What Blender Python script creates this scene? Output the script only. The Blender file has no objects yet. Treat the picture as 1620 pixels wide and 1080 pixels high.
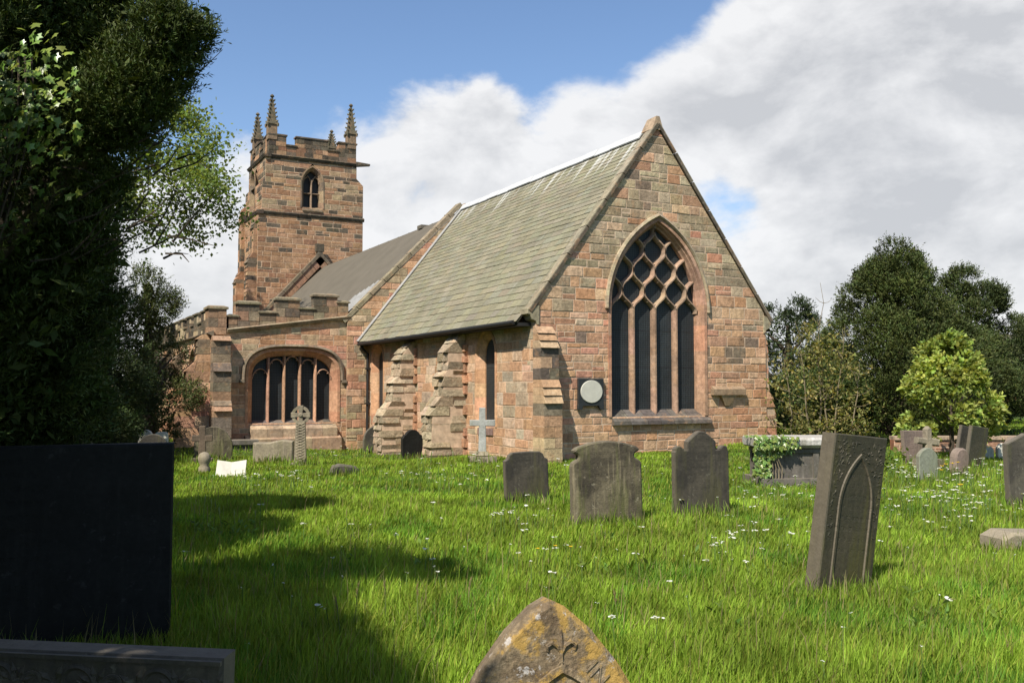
import bpy, math, random
import numpy as np
from mathutils import Vector, Matrix

# ------------------------------------------------------------------ camera, sky, sun, exposure
SC = bpy.context.scene
COL = SC.collection
YAW = math.radians(27.8)
PITCH = math.atan(72 / 1471)
CAM = np.array([17.46, -9.78, 1.65])
FWD = np.array([-math.cos(YAW), math.sin(YAW)])      # level view direction
RGT = np.array([math.sin(YAW), math.cos(YAW)])

cam_d = bpy.data.cameras.new("camera")
cam_d.sensor_width = 36.0
cam_d.lens = 1471 / 1620 * 36
cam_d.clip_start = 0.05
cam_d.clip_end = 3000
cam = bpy.data.objects.new("camera", cam_d)
COL.objects.link(cam)
cam.location = CAM
look = Vector((FWD[0] * math.cos(PITCH), FWD[1] * math.cos(PITCH), math.sin(PITCH)))
cam.rotation_euler = look.to_track_quat('-Z', 'Y').to_euler()
SC.camera = cam

SC.view_settings.view_transform = 'Standard'
SC.view_settings.look = 'None'
SC.view_settings.gamma = 1
SC.view_settings.exposure = 0.58

SUN_AZ, SUN_EL = math.radians(147), math.radians(50)
SUN = Vector((math.cos(SUN_EL) * math.sin(SUN_AZ), math.cos(SUN_EL) * math.cos(SUN_AZ), math.sin(SUN_EL)))
sun_d = bpy.data.lights.new("sun", 'SUN')
sun_d.energy = 5.0
sun_d.angle = math.radians(0.5)
sun_d.color = (1.0, 0.94, 0.84)
sun = bpy.data.objects.new("sun", sun_d)
COL.objects.link(sun)
sun.rotation_euler = SUN.to_track_quat('Z', 'Y').to_euler()
sun.location = SUN * 60


def view_dir(px, py):
    v = (Vector((FWD[0] * math.cos(PITCH), FWD[1] * math.cos(PITCH), math.sin(PITCH)))
         + Vector((RGT[0], RGT[1], 0)) * ((px - 810) / 1471)
         + Vector((-FWD[0] * math.sin(PITCH), -FWD[1] * math.sin(PITCH), math.cos(PITCH))) * ((540 - py) / 1471))
    return v.normalized()


def make_world():
    w = bpy.data.worlds.new("World")
    SC.world = w
    w.use_nodes = True
    nt = w.node_tree
    N, L = nt.nodes, nt.links
    N.clear()
    out = N.new('ShaderNodeOutputWorld')
    bg = N.new('ShaderNodeBackground')
    L.new(bg.outputs[0], out.inputs[0])
    bg.inputs['Strength'].default_value = 0.082
    sky = N.new('ShaderNodeTexSky')
    sky.sky_type = 'NISHITA'
    sky.sun_disc = False
    sky.sun_elevation = SUN_EL
    sky.sun_rotation = SUN_AZ
    sky.air_density = 1.0
    sky.dust_density = 0.6
    sky.ozone_density = 2.0
    tc = N.new('ShaderNodeTexCoord')
    nrm = N.new('ShaderNodeVectorMath'); nrm.operation = 'NORMALIZE'
    L.new(tc.outputs['Generated'], nrm.inputs[0])
    D = nrm.outputs[0]

    def math_n(op, a, b=None, c=None, clamp=False):
        n = N.new('ShaderNodeMath'); n.operation = op; n.use_clamp = clamp
        for i, v in enumerate((a, b, c)):
            if v is None:
                continue
            if isinstance(v, (int, float)):
                n.inputs[i].default_value = v
            else:
                L.new(v, n.inputs[i])
        return n.outputs[0]

    def noise(vec, scale, detail, rough=0.55, dist=0.0):
        n = N.new('ShaderNodeTexNoise')
        n.inputs['Scale'].default_value = scale
        n.inputs['Detail'].default_value = detail
        n.inputs['Roughness'].default_value = rough
        n.inputs['Distortion'].default_value = dist
        L.new(vec, n.inputs['Vector'])
        return n.outputs['Fac']

    def smooth(v, a, b):
        n = N.new('ShaderNodeMapRange'); n.interpolation_type = 'SMOOTHSTEP'
        L.new(v, n.inputs[0])
        n.inputs[1].default_value = a; n.inputs[2].default_value = b
        return n.outputs[0]

    def blob(px, py, rad, soft=1.0):
        d = N.new('ShaderNodeVectorMath'); d.operation = 'DOT_PRODUCT'
        L.new(D, d.inputs[0])
        d.inputs[1].default_value = view_dir(px, py)
        c0 = math.cos(math.radians(rad * (1 + soft)))
        c1 = math.cos(math.radians(max(0.0, rad * (1 - soft))))
        return smooth(d.outputs['Value'], c0, c1)

    # large weather pattern: a bank of cumulus in the west-north-west, clear blue above it
    cover = None
    for px, py, rad, soft, wgt in (
            (1480, 170, 13, .6, .50), (1180, 130, 7, .7, .30), (1060, 200, 5.5, .7, .26), (1600, 0, 9, .6, .2), (1330, 60, 6, .7, .18),
            (930, 185, 5, .7, .30), (790, 215, 4.5, .8, .24), (660, 265, 5, .7, .40), (760, 345, 6, .7, .30), (530, 165, 4.2, 1., .27), (400, 190, 3.5, 1., .15), (470, 250, 3.5, 1., .14), (590, 130, 2.5, 1., .1),
            (330, 440, 6, .7, .40), (390, 350, 4, .9, .04), (1600, 480, 12, .6, .36), (1330, 440, 6, .6, .28), (1130, 480, 4, .7, .22), (-300, 460, 16, .7, .3),
            (1195, 330, 3.4, 1., -.52), (1120, 280, 2.4, 1., -.2), (850, 255, 1.8, 1., -.2), (840, 200, 3, 1., .12), (1170, 400, 2.6, 1., -.36), (1000, 160, 3.5, 1., .12), (620, 330, 2.5, .9, -.08),
            (1090, -30, 4.5, .9, -.42), (1010, 40, 3, .9, -.2), (700, 30, 9, .6, -.34), (960, 10, 6, .6, -.34), (430, 60, 8, .6, -.28), (200, 120, 9, .7, -.2), (1180, 20, 3, .8, -.14), (420, 320, 2, .8, -.06), (1900, 350, 20, .6, .3)):
        b = math_n('MULTIPLY', blob(px, py, rad, soft), wgt)
        cover = b if cover is None else math_n('ADD', cover, b)
    st = N.new('ShaderNodeVectorMath'); st.operation = 'MULTIPLY'
    L.new(D, st.inputs[0]); st.inputs[1].default_value = (1, 1, 1.7)
    E_ = st.outputs[0]
    sh = N.new('ShaderNodeVectorMath'); sh.operation = 'ADD'
    L.new(E_, sh.inputs[0]); sh.inputs[1].default_value = tuple(c * .035 for c in (SUN.x, SUN.y, SUN.z * 1.7))
    n1 = noise(E_, 5.0, 12, 0.6, 0.2)
    n1s = noise(sh.outputs[0], 5.0, 6, 0.55, 0.2)
    n2 = noise(E_, 2.6, 4, 0.5)
    f = math_n('ADD', cover, math_n('MULTIPLY', math_n('SUBTRACT', n1, 0.5), 1.75))
    dens = smooth(f, 0.03, 0.40)
    lit = math_n('MULTIPLY', math_n('SUBTRACT', n1, n1s), 4.0)
    thick = smooth(f, 0.28, 1.05)
    core = smooth(math_n('ADD', math_n('MULTIPLY', n2, 1.0), math_n('MULTIPLY', cover, .35)), .5, .85)
    g1 = math_n('ADD', math_n('MULTIPLY', thick, .15), math_n('MULTIPLY', core, .30))
    under = math_n('ADD', math_n('MULTIPLY', blob(1310, 270, 6, 1.0), .17), math_n('MULTIPLY', blob(1540, 180, 5, 1.0), .08))
    g1 = math_n('ADD', g1, under)
    grey = math_n('SUBTRACT', math_n('ADD', g1, 0.0), lit, clamp=True)
    cc = N.new('ShaderNodeMix'); cc.data_type = 'RGBA'
    L.new(grey, cc.inputs[0])
    cc.inputs[6].default_value = (7.6, 7.6, 7.65, 1)
    cc.inputs[7].default_value = (5.0, 5.1, 5.3, 1)
    mx = N.new('ShaderNodeMix'); mx.data_type = 'RGBA'
    L.new(math_n('MULTIPLY', dens, 0.96), mx.inputs[0])
    tint = N.new('ShaderNodeMix'); tint.data_type = 'RGBA'; tint.blend_type = 'MULTIPLY'
    tint.inputs[0].default_value = 1.0
    L.new(sky.outputs[0], tint.inputs[6])
    tint.inputs[7].default_value = (1.18, 1.25, 1.34, 1)
    L.new(tint.outputs[2], mx.inputs[6])
    L.new(cc.outputs[2], mx.inputs[7])
    L.new(mx.outputs[2], bg.inputs['Color'])


make_world()


# ------------------------------------------------------------------ helpers
def P(lat, d, z=0.0):
    """a place given as metres to the right of, and metres ahead of, where the photographer stands"""
    v = CAM[:2] + FWD * d + RGT * lat
    return Vector((v[0], v[1], z))


TERR = []
for x, y, z in ((0.3, 0.2, .03), (0, 3.2, .15), (0, 6.6, .33), (-11, -.3, -.34), (-6, -.5, -.2), (-11, -3, -.22), (-11, -5.5, -.12),
                (-14, -8, -.1), (2.8, 8.5, .12), (-30, -10, 0), (-30, 10, .2), (10, -20, 0)):
    TERR.append((x, y, z))
for la, d, z in ((0, 0, 0), (0, 4, 0), (0, 9, 0), (5, 8, 0), (-4, 8, 0), (0, 14, .02), (5, 14, .08), (10, 23, .03), (13, 23, .03), (10, 27, .42), (15, 27, .42), (12, 32, .4), (10, 21.5, .0), (14, 21.5, .0),
                 (15, 40, .25), (22, 40, .25), (-10, 14, -.05), (-12, 25, -.1), (10, 12, .05), (-6, 2, 0), (8, 2, 0), (0, 60, 0), (30, 70, .3)):
    p = P(la, d)
    TERR.append((p.x, p.y, z))
TERR = np.array(TERR)


def ground_z(x, y):
    x = np.asarray(x, float); y = np.asarray(y, float)
    d2 = (x[..., None] - TERR[:, 0]) ** 2 + (y[..., None] - TERR[:, 1]) ** 2 + 1.2
    w = d2 ** -1.7
    z = (w * TERR[:, 2]).sum(-1) / w.sum(-1)
    z = z + .02 * np.sin(x * 1.1 + .5 * y) * np.sin(y * .9 - .3 * x)
    far = np.clip((np.hypot(x - 5, y) - 60) / 60, 0, 1)
    return z * (1 - far)


def on_ground(v, dz=0.0):
    return Vector((v[0], v[1], float(ground_z(v[0], v[1])) + dz))


def ground_at(px, py):
    """where the line of sight through that spot of the view meets the ground"""
    d = view_dir(px, py)
    t, z = 10.0, 0.0
    for _ in range(12):
        t = (z - CAM[2]) / d.z
        p = CAM + np.array(d) * t
        z = float(ground_z(p[0], p[1]))
    return Vector((p[0], p[1], z))


def tag(o, label=None, cat=None, group=None, kind=None):
    if label: o['label'] = label
    if cat: o['category'] = cat
    if group: o['group'] = group
    if kind: o['kind'] = kind
    return o


def empty(name, loc, rotz=0.0):
    o = bpy.data.objects.new(name, None)
    COL.objects.link(o)
    o.location = loc
    o.rotation_euler = (0, 0, rotz)
    o.empty_display_size = .2
    return o


class MB:
    """collects shapes with a colour per face, links them as one mesh object"""

    def __init__(s, seed=1):
        s.v, s.f, s.c, s.m = [], [], [], []
        s.r = random.Random(seed)

    def face(s, pts, col=(.5, .5, .5), mat=0):
        i = len(s.v)
        s.v.extend(tuple(p) for p in pts)
        s.f.append(tuple(range(i, i + len(pts))))
        s.c.append(col); s.m.append(mat)

    def poly(s, idx, col=(.5, .5, .5), mat=0):
        s.f.append(tuple(idx)); s.c.append(col); s.m.append(mat)

    def hexa(s, b, t, col=(.5, .5, .5), mat=0):
        """b, t: four corners each, counter-clockwise from above"""
        i = len(s.v)
        s.v.extend(tuple(p) for p in list(b) + list(t))
        for q in ((0, 3, 2, 1), (4, 5, 6, 7), (0, 1, 5, 4), (1, 2, 6, 5), (2, 3, 7, 6), (3, 0, 4, 7)):
            s.f.append(tuple(i + k for k in q)); s.c.append(col); s.m.append(mat)

    def box(s, lo, hi, col=(.5, .5, .5), mat=0):
        x0, y0, z0 = lo; x1, y1, z1 = hi
        s.hexa([(x0, y0, z0), (x1, y0, z0), (x1, y1, z0), (x0, y1, z0)], [(x0, y0, z1), (x1, y0, z1), (x1, y1, z1), (x0, y1, z1)], col, mat)

    def prism(s, poly, depth, col=(.5, .5, .5), mat=0, bev=0.0, fr=None):
        """poly (a, z) outline, extruded along the local y from -depth/2 to depth/2, edges bevelled by bev; fr maps a point"""
        fr = fr or (lambda p: p)
        n = len(poly)
        A = sum(poly[k][0] * poly[(k + 1) % n][1] - poly[(k + 1) % n][0] * poly[k][1] for k in range(n))
        if A < 0:
            poly = poly[::-1]
        ins = []
        for k in range(n):
            p0, p1, p2 = (Vector(poly[(k + j) % n]) for j in (-1, 0, 1))
            e1, e2 = (p1 - p0).normalized(), (p2 - p1).normalized()
            n1, n2 = Vector((-e1.y, e1.x)), Vector((-e2.y, e2.x))
            b = (n1 + n2)
            b = b / max(.4, b.length_squared / 2) if b.length > 1e-5 else n1
            ins.append(p1 + b * bev)
        i = len(s.v)
        rings = [(ins, -depth / 2), (poly, -depth / 2 + bev), (poly, depth / 2 - bev), (ins, depth / 2)] if bev > 0 else [(poly, -depth / 2), (poly, depth / 2)]
        for ring, y in rings:
            for a in ring:
                s.v.append(tuple(fr((a[0], y, a[1]))))
        for r in range(len(rings) - 1):
            for k in range(n):
                k2 = (k + 1) % n
                s.poly((i + r * n + k, i + r * n + k2, i + (r + 1) * n + k2, i + (r + 1) * n + k), col, mat)
        s.poly([i + k for k in range(n)][::1], col, mat)
        s.poly([i + (len(rings) - 1) * n + k for k in range(n)][::-1], col, mat)

    def tube(s, pts, rad, n=8, col=(.5, .5, .5), mat=0, caps=True):
        pts = [Vector(p) for p in pts]
        if not hasattr(rad, '__len__'):
            rad = [rad] * len(pts)
        i0 = len(s.v)
        u = None
        for k, p in enumerate(pts):
            t = (pts[min(k + 1, len(pts) - 1)] - pts[max(k - 1, 0)])
            t = t.normalized() if t.length > 1e-9 else Vector((0, 0, 1))
            if u is None:
                u = t.orthogonal().normalized()
            else:
                u = (u - t * u.dot(t))
                u = u.normalized() if u.length > 1e-6 else t.orthogonal().normalized()
            w = t.cross(u)
            for j in range(n):
                a = 2 * math.pi * j / n
                s.v.append(tuple(p + (u * math.cos(a) + w * math.sin(a)) * rad[k]))
        for k in range(len(pts) - 1):
            for j in range(n):
                j2 = (j + 1) % n
                s.poly((i0 + k * n + j, i0 + k * n + j2, i0 + (k + 1) * n + j2, i0 + (k + 1) * n + j), col, mat)
        if caps:
            s.poly([i0 + j for j in range(n)][::-1], col, mat)
            s.poly([i0 + (len(pts) - 1) * n + j for j in range(n)], col, mat)

    def bar(s, pts, nrm, w, h, col=(.5, .5, .5), mat=0, chamf=.35):
        """chamfered stone bar along pts; nrm = the outward face normal, w width, h depth"""
        nrm = Vector(nrm)
        pts = [Vector(p) for p in pts]
        i0 = len(s.v)
        prof = [(-.5, -1), (-.5, -.55), (-.5 * chamf, 0), (.5 * chamf, 0), (.5, -.55), (.5, -1)]
        m = len(prof)
        for k, p in enumerate(pts):
            t = (pts[min(k + 1, len(pts) - 1)] - pts[max(k - 1, 0)]).normalized()
            sd = t.cross(nrm).normalized()
            for a, b in prof:
                s.v.append(tuple(p + sd * (a * w) + nrm * (b * h)))
        for k in range(len(pts) - 1):
            for j in range(m - 1):
                s.poly((i0 + k * m + j, i0 + k * m + j + 1, i0 + (k + 1) * m + j + 1, i0 + (k + 1) * m + j), col, mat)
        s.poly([i0 + j for j in range(m)], col, mat)
        s.poly([i0 + (len(pts) - 1) * m + j for j in range(m)][::-1], col, mat)

    def build(s, name, mats, parent=None, smooth=False, fix=True, loc=None):
        me = bpy.data.meshes.new(name)
        me.from_pydata(s.v, [], s.f)
        if not isinstance(mats, (list, tuple)):
            mats = [mats]
        for m in mats:
            me.materials.append(m)
        a = me.attributes.new("Col", 'FLOAT_COLOR', 'FACE')
        a.data.foreach_set("color", np.array([(c[0], c[1], c[2], 1.0) for c in s.c], dtype=np.float32).ravel())
        me.polygons.foreach_set("material_index", np.array(s.m, dtype=np.int32))
        if smooth:
            me.polygons.foreach_set("use_smooth", np.ones(len(s.f), dtype=bool))
        me.update()
        if fix:
            import bmesh
            bm = bmesh.new(); bm.from_mesh(me)
            bmesh.ops.recalc_face_normals(bm, faces=bm.faces)
            bm.to_mesh(me); bm.free()
        o = bpy.data.objects.new(name, me)
        COL.objects.link(o)
        if parent is not None:
            o.parent = parent
        if loc is not None:
            o.location = loc
        return o


def fast_mesh(name, V, loops, totals, cols, mats, parent=None):
    """large mesh straight from arrays; cols one rgb per face"""
    me = bpy.data.meshes.new(name)
    V = np.ascontiguousarray(V, dtype=np.float32)
    me.vertices.add(len(V)); me.vertices.foreach_set("co", V.ravel())
    me.loops.add(len(loops)); me.loops.foreach_set("vertex_index", np.ascontiguousarray(loops, dtype=np.int32))
    starts = np.concatenate([[0], np.cumsum(totals)[:-1]]).astype(np.int32)
    me.polygons.add(len(totals)); me.polygons.foreach_set("loop_start", starts)
    me.update(calc_edges=True)
    for m in (mats if isinstance(mats, (list, tuple)) else [mats]):
        me.materials.append(m)
    a = me.attributes.new("Col", 'FLOAT_COLOR', 'FACE')
    c = np.ones((len(totals), 4), dtype=np.float32); c[:, :3] = cols
    a.data.foreach_set("color", c.ravel())
    me.validate()
    o = bpy.data.objects.new(name, me)
    COL.objects.link(o)
    if parent is not None:
        o.parent = parent
    return o


# ------------------------------------------------------------------ materials
def new_mat(name):
    m = bpy.data.materials.new(name)
    m.use_nodes = True
    nt = m.node_tree
    nt.nodes.clear()
    out = nt.nodes.new('ShaderNodeOutputMaterial')
    return m, nt, out


class NG:
    def __init__(s, nt):
        s.nt, s.N, s.L = nt, nt.nodes, nt.links

    def put(s, sock, v):
        if isinstance(v, (int, float)):
            sock.default_value = v
        elif isinstance(v, tuple):
            k = len(sock.default_value)
            sock.default_value = (tuple(v[:3]) + (1,))[:k]
        else:
            s.L.new(v, sock)

    def m(s, op, a, b=0.0, clamp=False):
        n = s.N.new('ShaderNodeMath'); n.operation = op; n.use_clamp = clamp
        s.put(n.inputs[0], a); s.put(n.inputs[1], b)
        return n.outputs[0]

    def coord(s):
        return s.N.new('ShaderNodeNewGeometry').outputs['Position']

    def obj_coord(s):
        return s.N.new('ShaderNodeTexCoord').outputs['Object']

    def scale(s, vec, xyz):
        n = s.N.new('ShaderNodeVectorMath'); n.operation = 'MULTIPLY'
        s.L.new(vec, n.inputs[0]); n.inputs[1].default_value = xyz
        return n.outputs[0]

    def noise(s, vec, sc, det=5, rough=.55, dist=0.0):
        n = s.N.new('ShaderNodeTexNoise')
        s.L.new(vec, n.inputs['Vector'])
        n.inputs['Scale'].default_value = sc; n.inputs['Detail'].default_value = det
        n.inputs['Roughness'].default_value = rough; n.inputs['Distortion'].default_value = dist
        return n.outputs['Fac']

    def voro(s, vec, sc, feat='F1'):
        n = s.N.new('ShaderNodeTexVoronoi'); n.feature = feat
        s.L.new(vec, n.inputs['Vector']); n.inputs['Scale'].default_value = sc
        return n.outputs['Distance']

    def step(s, v, a, b):
        n = s.N.new('ShaderNodeMapRange'); n.interpolation_type = 'SMOOTHSTEP'
        s.L.new(v, n.inputs[0]); n.inputs[1].default_value = a; n.inputs[2].default_value = b
        return n.outputs[0]

    def rng(s, v, a, b, c, d):
        n = s.N.new('ShaderNodeMapRange')
        s.L.new(v, n.inputs[0])
        for i, q in enumerate((a, b, c, d)):
            n.inputs[i + 1].default_value = q
        return n.outputs[0]

    def mix(s, f, a, b, mode='MIX'):
        n = s.N.new('ShaderNodeMix'); n.data_type = 'RGBA'; n.blend_type = mode
        s.put(n.inputs[0], f); s.put(n.inputs[6], a); s.put(n.inputs[7], b)
        return n.outputs[2]

    def val(s, col, f):
        """colour times a number"""
        n = s.N.new('ShaderNodeVectorMath'); n.operation = 'SCALE'
        s.put(n.inputs[0], col); s.put(n.inputs[3], f)
        return n.outputs[0]

    def attr(s):
        n = s.N.new('ShaderNodeAttribute'); n.attribute_name = "Col"
        return n.outputs['Color']

    def bump(s, h, dist, strength=1.0, prev=None):
        n = s.N.new('ShaderNodeBump')
        s.L.new(h, n.inputs['Height']); n.inputs['Distance'].default_value = dist; n.inputs['Strength'].default_value = strength
        if prev is not None:
            s.L.new(prev, n.inputs['Normal'])
        return n.outputs[0]

    def bsdf(s, out, col, rough=.85, spec=.3, normal=None, metal=0.0):
        b = s.N.new('ShaderNodeBsdfPrincipled')
        s.put(b.inputs['Base Color'], col); s.put(b.inputs['Roughness'], rough)
        b.inputs['Specular IOR Level'].default_value = spec
        b.inputs['Metallic'].default_value = metal
        if normal is not None:
            s.L.new(normal, b.inputs['Normal'])
        s.L.new(b.outputs[0], out.inputs['Surface'])
        return b


def mat_stone(name, grain=1.0, streak=0.0, stain=(.05, .045, .035), stain_amt=.35, bump=.012):
    m, nt, out = new_mat(name)
    g = NG(nt); p = g.coord()
    c = g.attr()
    c = g.val(c, g.rng(g.noise(p, 2.2, 5, .6), .25, .75, .68, 1.30))
    c = g.val(c, g.rng(g.noise(p, 11, 7, .7), .25, .75, .55, 1.42))
    c = g.mix(g.m('MULTIPLY', g.step(g.noise(p, 3.7, 6, .7, .5), .52, .66), .35), c, (.42, .235, .12, 1))
    c = g.val(c, g.rng(g.noise(p, 90, 3, .7), .2, .8, .8, 1.2))
    # bedding planes of the sandstone
    c = g.val(c, g.rng(g.noise(g.scale(p, (1.2, 1.2, 30)), 1.5, 4), .25, .75, .87, 1.13))
    soot = g.step(g.noise(p, 1.1, 7, .68, .6), .56, .74)
    c = g.mix(g.m('MULTIPLY', soot, stain_amt), c, stain + (1,))
    wash = g.step(g.noise(g.scale(p, (5, 5, .55)), 1.2, 6, .65, .2), .53, .70)
    c = g.mix(g.m('MULTIPLY', wash, .30), c, (.10, .085, .06, 1))
    lich = g.step(g.noise(p, 5.5, 6, .7), .60, .72)
    c = g.mix(g.m('MULTIPLY', lich, .25), c, (.38, .34, .24, 1))
    h = g.m('ADD', g.noise(p, 16, 7, .65), g.m('MULTIPLY', g.noise(p, 70, 4, .7), .35))
    pit = g.m('MULTIPLY', g.step(g.noise(p, 9, 5, .6, .8), .62, .75), -.8)
    nb = g.bump(g.m('ADD', h, pit), bump * grain, 1.0)
    g.bsdf(out, c, .92, .15, nb)
    return m


def mat_mortar(name, col):
    m, nt, out = new_mat(name)
    g = NG(nt); p = g.coord()
    c = g.val(col + (1,), g.rng(g.noise(p, 6, 6, .65), .25, .75, .55, 1.3))
    g.bsdf(out, c, .95, .1, g.bump(g.noise(p, 60, 4), .006))
    return m


def mat_plain(name, col, rough=.8, spec=.3, var=.25, sc=8, bump=.0, metal=0.0, use_attr=False):
    m, nt, out = new_mat(name)
    g = NG(nt); p = g.coord()
    base = g.attr() if use_attr else col + (1,)
    c = g.val(base, g.rng(g.noise(p, sc, 6, .6), .25, .75, 1 - var, 1 + var))
    nb = g.bump(g.noise(p, sc * 3, 5, .6), bump) if bump > 0 else None
    g.bsdf(out, c, rough, spec, nb, metal)
    return m


def mat_slate_roof():
    m, nt, out = new_mat("stone_slate")
    g = NG(nt); p = g.coord()
    c = g.attr()
    c = g.val(c, g.rng(g.noise(p, 1.2, 5), .25, .75, .8, 1.2))
    c = g.val(c, g.rng(g.noise(p, 20, 6, .7), .25, .75, .75, 1.25))
    c = g.mix(g.m('MULTIPLY', g.step(g.noise(p, 3.1, 6, .68), .55, .7), .4), c, (.13, .125, .05, 1))   # moss and lichen
    sep = nt.nodes.new('ShaderNodeSeparateXYZ'); nt.links.new(p, sep.inputs[0])
    # lime washed down from the ridge mortar: pale runs of uneven length
    runs = g.noise(g.scale(p, (3.2, .05, .05)), 1.6, 4, .75)
    reach = g.rng(runs, .42, .78, 7.75, 6.2)
    lime = g.m('MULTIPLY', g.step(g.m('SUBTRACT', sep.outputs['Z'], reach), -.1, .35), g.step(runs, .48, .62))
    c = g.mix(g.m('MULTIPLY', lime, .75), c, (.5, .49, .45, 1))
    # whitish vertical leaching lower down
    r2 = g.step(g.noise(g.scale(p, (5, .35, .35)), 1.5, 4, .6), .6, .75)
    c = g.mix(g.m('MULTIPLY', r2, .28), c, (.42, .41, .36, 1))
    g.bsdf(out, c, .85, .2, g.bump(g.noise(p, 40, 5, .65), .006))
    return m


def mat_glass():
    m, nt, out = new_mat("dark_leaded_glass")
    g = NG(nt); p = g.coord()
    sep = nt.nodes.new('ShaderNodeSeparateXYZ'); nt.links.new(p, sep.inputs[0])
    hz = g.m('ADD', sep.outputs['X'], sep.outputs['Y'])

    def lines(v, per, wd):
        f = g.m('FRACT', g.m('DIVIDE', v, per))
        return g.m('LESS_THAN', f, wd)
    wire = g.m('MAXIMUM', lines(hz, .05, .22), lines(sep.outputs['Z'], .05, .22))
    bars = lines(sep.outputs['Z'], .42, .045)
    c = g.mix(wire, (.010, .012, .013, 1), (.036, .042, .043, 1))
    c = g.mix(bars, c, (.02, .02, .02, 1))
    c = g.val(c, g.rng(g.noise(p, 1.3, 4), .3, .7, .7, 1.35))
    g.bsdf(out, c, .55, .35, g.bump(g.noise(p, 6, 2), .01))
    return m


def mat_leaf(name, trans=.35, rough=.6, spec=.25, var=.3, sc=1.2):
    m, nt, out = new_mat(name)
    g = NG(nt); p = g.coord()
    c = g.val(g.attr(), g.rng(g.noise(p, sc, 3), .3, .7, 1 - var, 1 + var))
    b = g.N.new('ShaderNodeBsdfPrincipled')
    g.put(b.inputs['Base Color'], c); b.inputs['Roughness'].default_value = rough
    b.inputs['Specular IOR Level'].default_value = spec
    t = g.N.new('ShaderNodeBsdfTranslucent')
    g.put(t.inputs['Color'], g.mix(1.0, c, (1.25, 1.15, .45, 1), 'MULTIPLY'))
    mx = g.N.new('ShaderNodeMixShader'); mx.inputs[0].default_value = trans
    g.L.new(b.outputs[0], mx.inputs[1]); g.L.new(t.outputs[0], mx.inputs[2])
    g.L.new(mx.outputs[0], out.inputs['Surface'])
    return m


def mat_bark(name, col):
    m, nt, out = new_mat(name)
    g = NG(nt); p = g.coord()
    n = g.noise(g.scale(p, (9, 9, 1.6)), 2.0, 6, .65, .4)
    c = g.val(col + (1,), g.rng(n, .25, .75, .45, 1.5))
    g.bsdf(out, c, .95, .1, g.bump(n, .03))
    return m


def mat_grave(name, base, dark, lichen, lich_amt=.35, moss=(.06, .065, .02), moss_amt=.4, rough=.75, sc=1.0, text=False, bump=.004, spec=.3, crust=None, edge=.75, streak=.35):
    """weathered headstone stone: mottled, with moss runs and lichen spots, optionally worn incised lines"""
    m, nt, out = new_mat(name)
    g = NG(nt); p = g.coord(); q = g.obj_coord()
    c = g.mix(g.step(g.noise(q, 3.0 * sc, 7, .65, .4), .35, .65), base + (1,), dark + (1,))
    c = g.val(c, g.rng(g.noise(q, 30 * sc, 5, .7), .25, .75, .72, 1.3))
    pale = g.step(g.noise(g.scale(q, (9, 9, .8)), 1.3, 6, .65, .2), .52, .68)
    c = g.mix(g.m('MULTIPLY', pale, streak), c, g.val(base + (1,), 1.9))
    drk = g.step(g.noise(g.scale(q, (6, 6, .7)), 1.7, 5, .6), .54, .66)
    c = g.mix(g.m('MULTIPLY', drk, .5), c, dark + (1,))
    run = g.step(g.noise(g.scale(q, (7, 7, 1.1)), 1.0, 5, .6), .5, .68)
    c = g.mix(g.m('MULTIPLY', run, moss_amt), c, moss + (1,))
    sp = g.step(g.noise(q, 11 * sc, 6, .72), .6, .68)
    sp2 = g.step(g.noise(q, 45 * sc, 3, .6), .66, .7)
    c = g.mix(g.m('MULTIPLY', g.m('MAXIMUM', sp, g.m('MULTIPLY', sp2, .6)), lich_amt), c, lichen + (1,))
    if crust is not None:                                # crusts of orange lichen, mostly on the sunnier side
        sepc = nt.nodes.new('ShaderNodeSeparateXYZ'); nt.links.new(q, sepc.inputs[0])
        side = g.rng(sepc.outputs['X'], -.25, .2, -.09, .12)
        cr = g.step(g.m('ADD', g.noise(q, 9, 7, .68, .3), side), .50, .60)
        c = g.mix(g.m('MULTIPLY', cr, .85), c, crust + (1,))
        wh = g.step(g.noise(q, 17, 5, .7, .2), .60, .66)
        c = g.mix(g.m('MULTIPLY', wh, .7), c, (.46, .43, .40, 1))
        c = g.val(c, g.rng(g.noise(q, 60, 4, .7), .25, .75, .7, 1.3))
    tcn = nt.nodes.new('ShaderNodeTexCoord'); sn = nt.nodes.new('ShaderNodeSeparateXYZ')
    nt.links.new(tcn.outputs['Normal'], sn.inputs[0])
    rim = g.step(g.m('ABSOLUTE', sn.outputs['Y']), .8, .45)     # paler, cleaner dressed edges, their sunlit brightness put into the colour too
    c = g.mix(g.m('MULTIPLY', rim, edge), c, g.val(g.mix(.5, base + (1,), (.24, .2, .15, 1)), g.rng(g.noise(q, 20, 5, .7), .25, .75, .7, 1.2)))
    nb = g.bump(g.m('ADD', g.noise(q, 25 * sc, 6, .65), g.m('MULTIPLY', g.noise(q, 120, 3), .3)), bump)
    if text:
        sep = nt.nodes.new('ShaderNodeSeparateXYZ'); nt.links.new(q, sep.inputs[0])
        row = g.m('SINE', g.m('MULTIPLY', sep.outputs['Z'], 75.0))
        ch = g.noise(g.scale(q, (60, 1, 14)), 1.0, 3, .8)
        tx = g.m('MULTIPLY', g.step(row, .2, .6), g.step(ch, .5, .58))
        mid = g.m('MULTIPLY', g.step(g.m('ABSOLUTE', sep.outputs['X']), .3, .2), g.step(sep.outputs['Z'], .25, .4))
        nb = g.bump(g.m('MULTIPLY', g.m('MULTIPLY', tx, mid), -1.0), .003, .7, nb)
    g.bsdf(out, c, rough, spec, nb)
    return m


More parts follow.
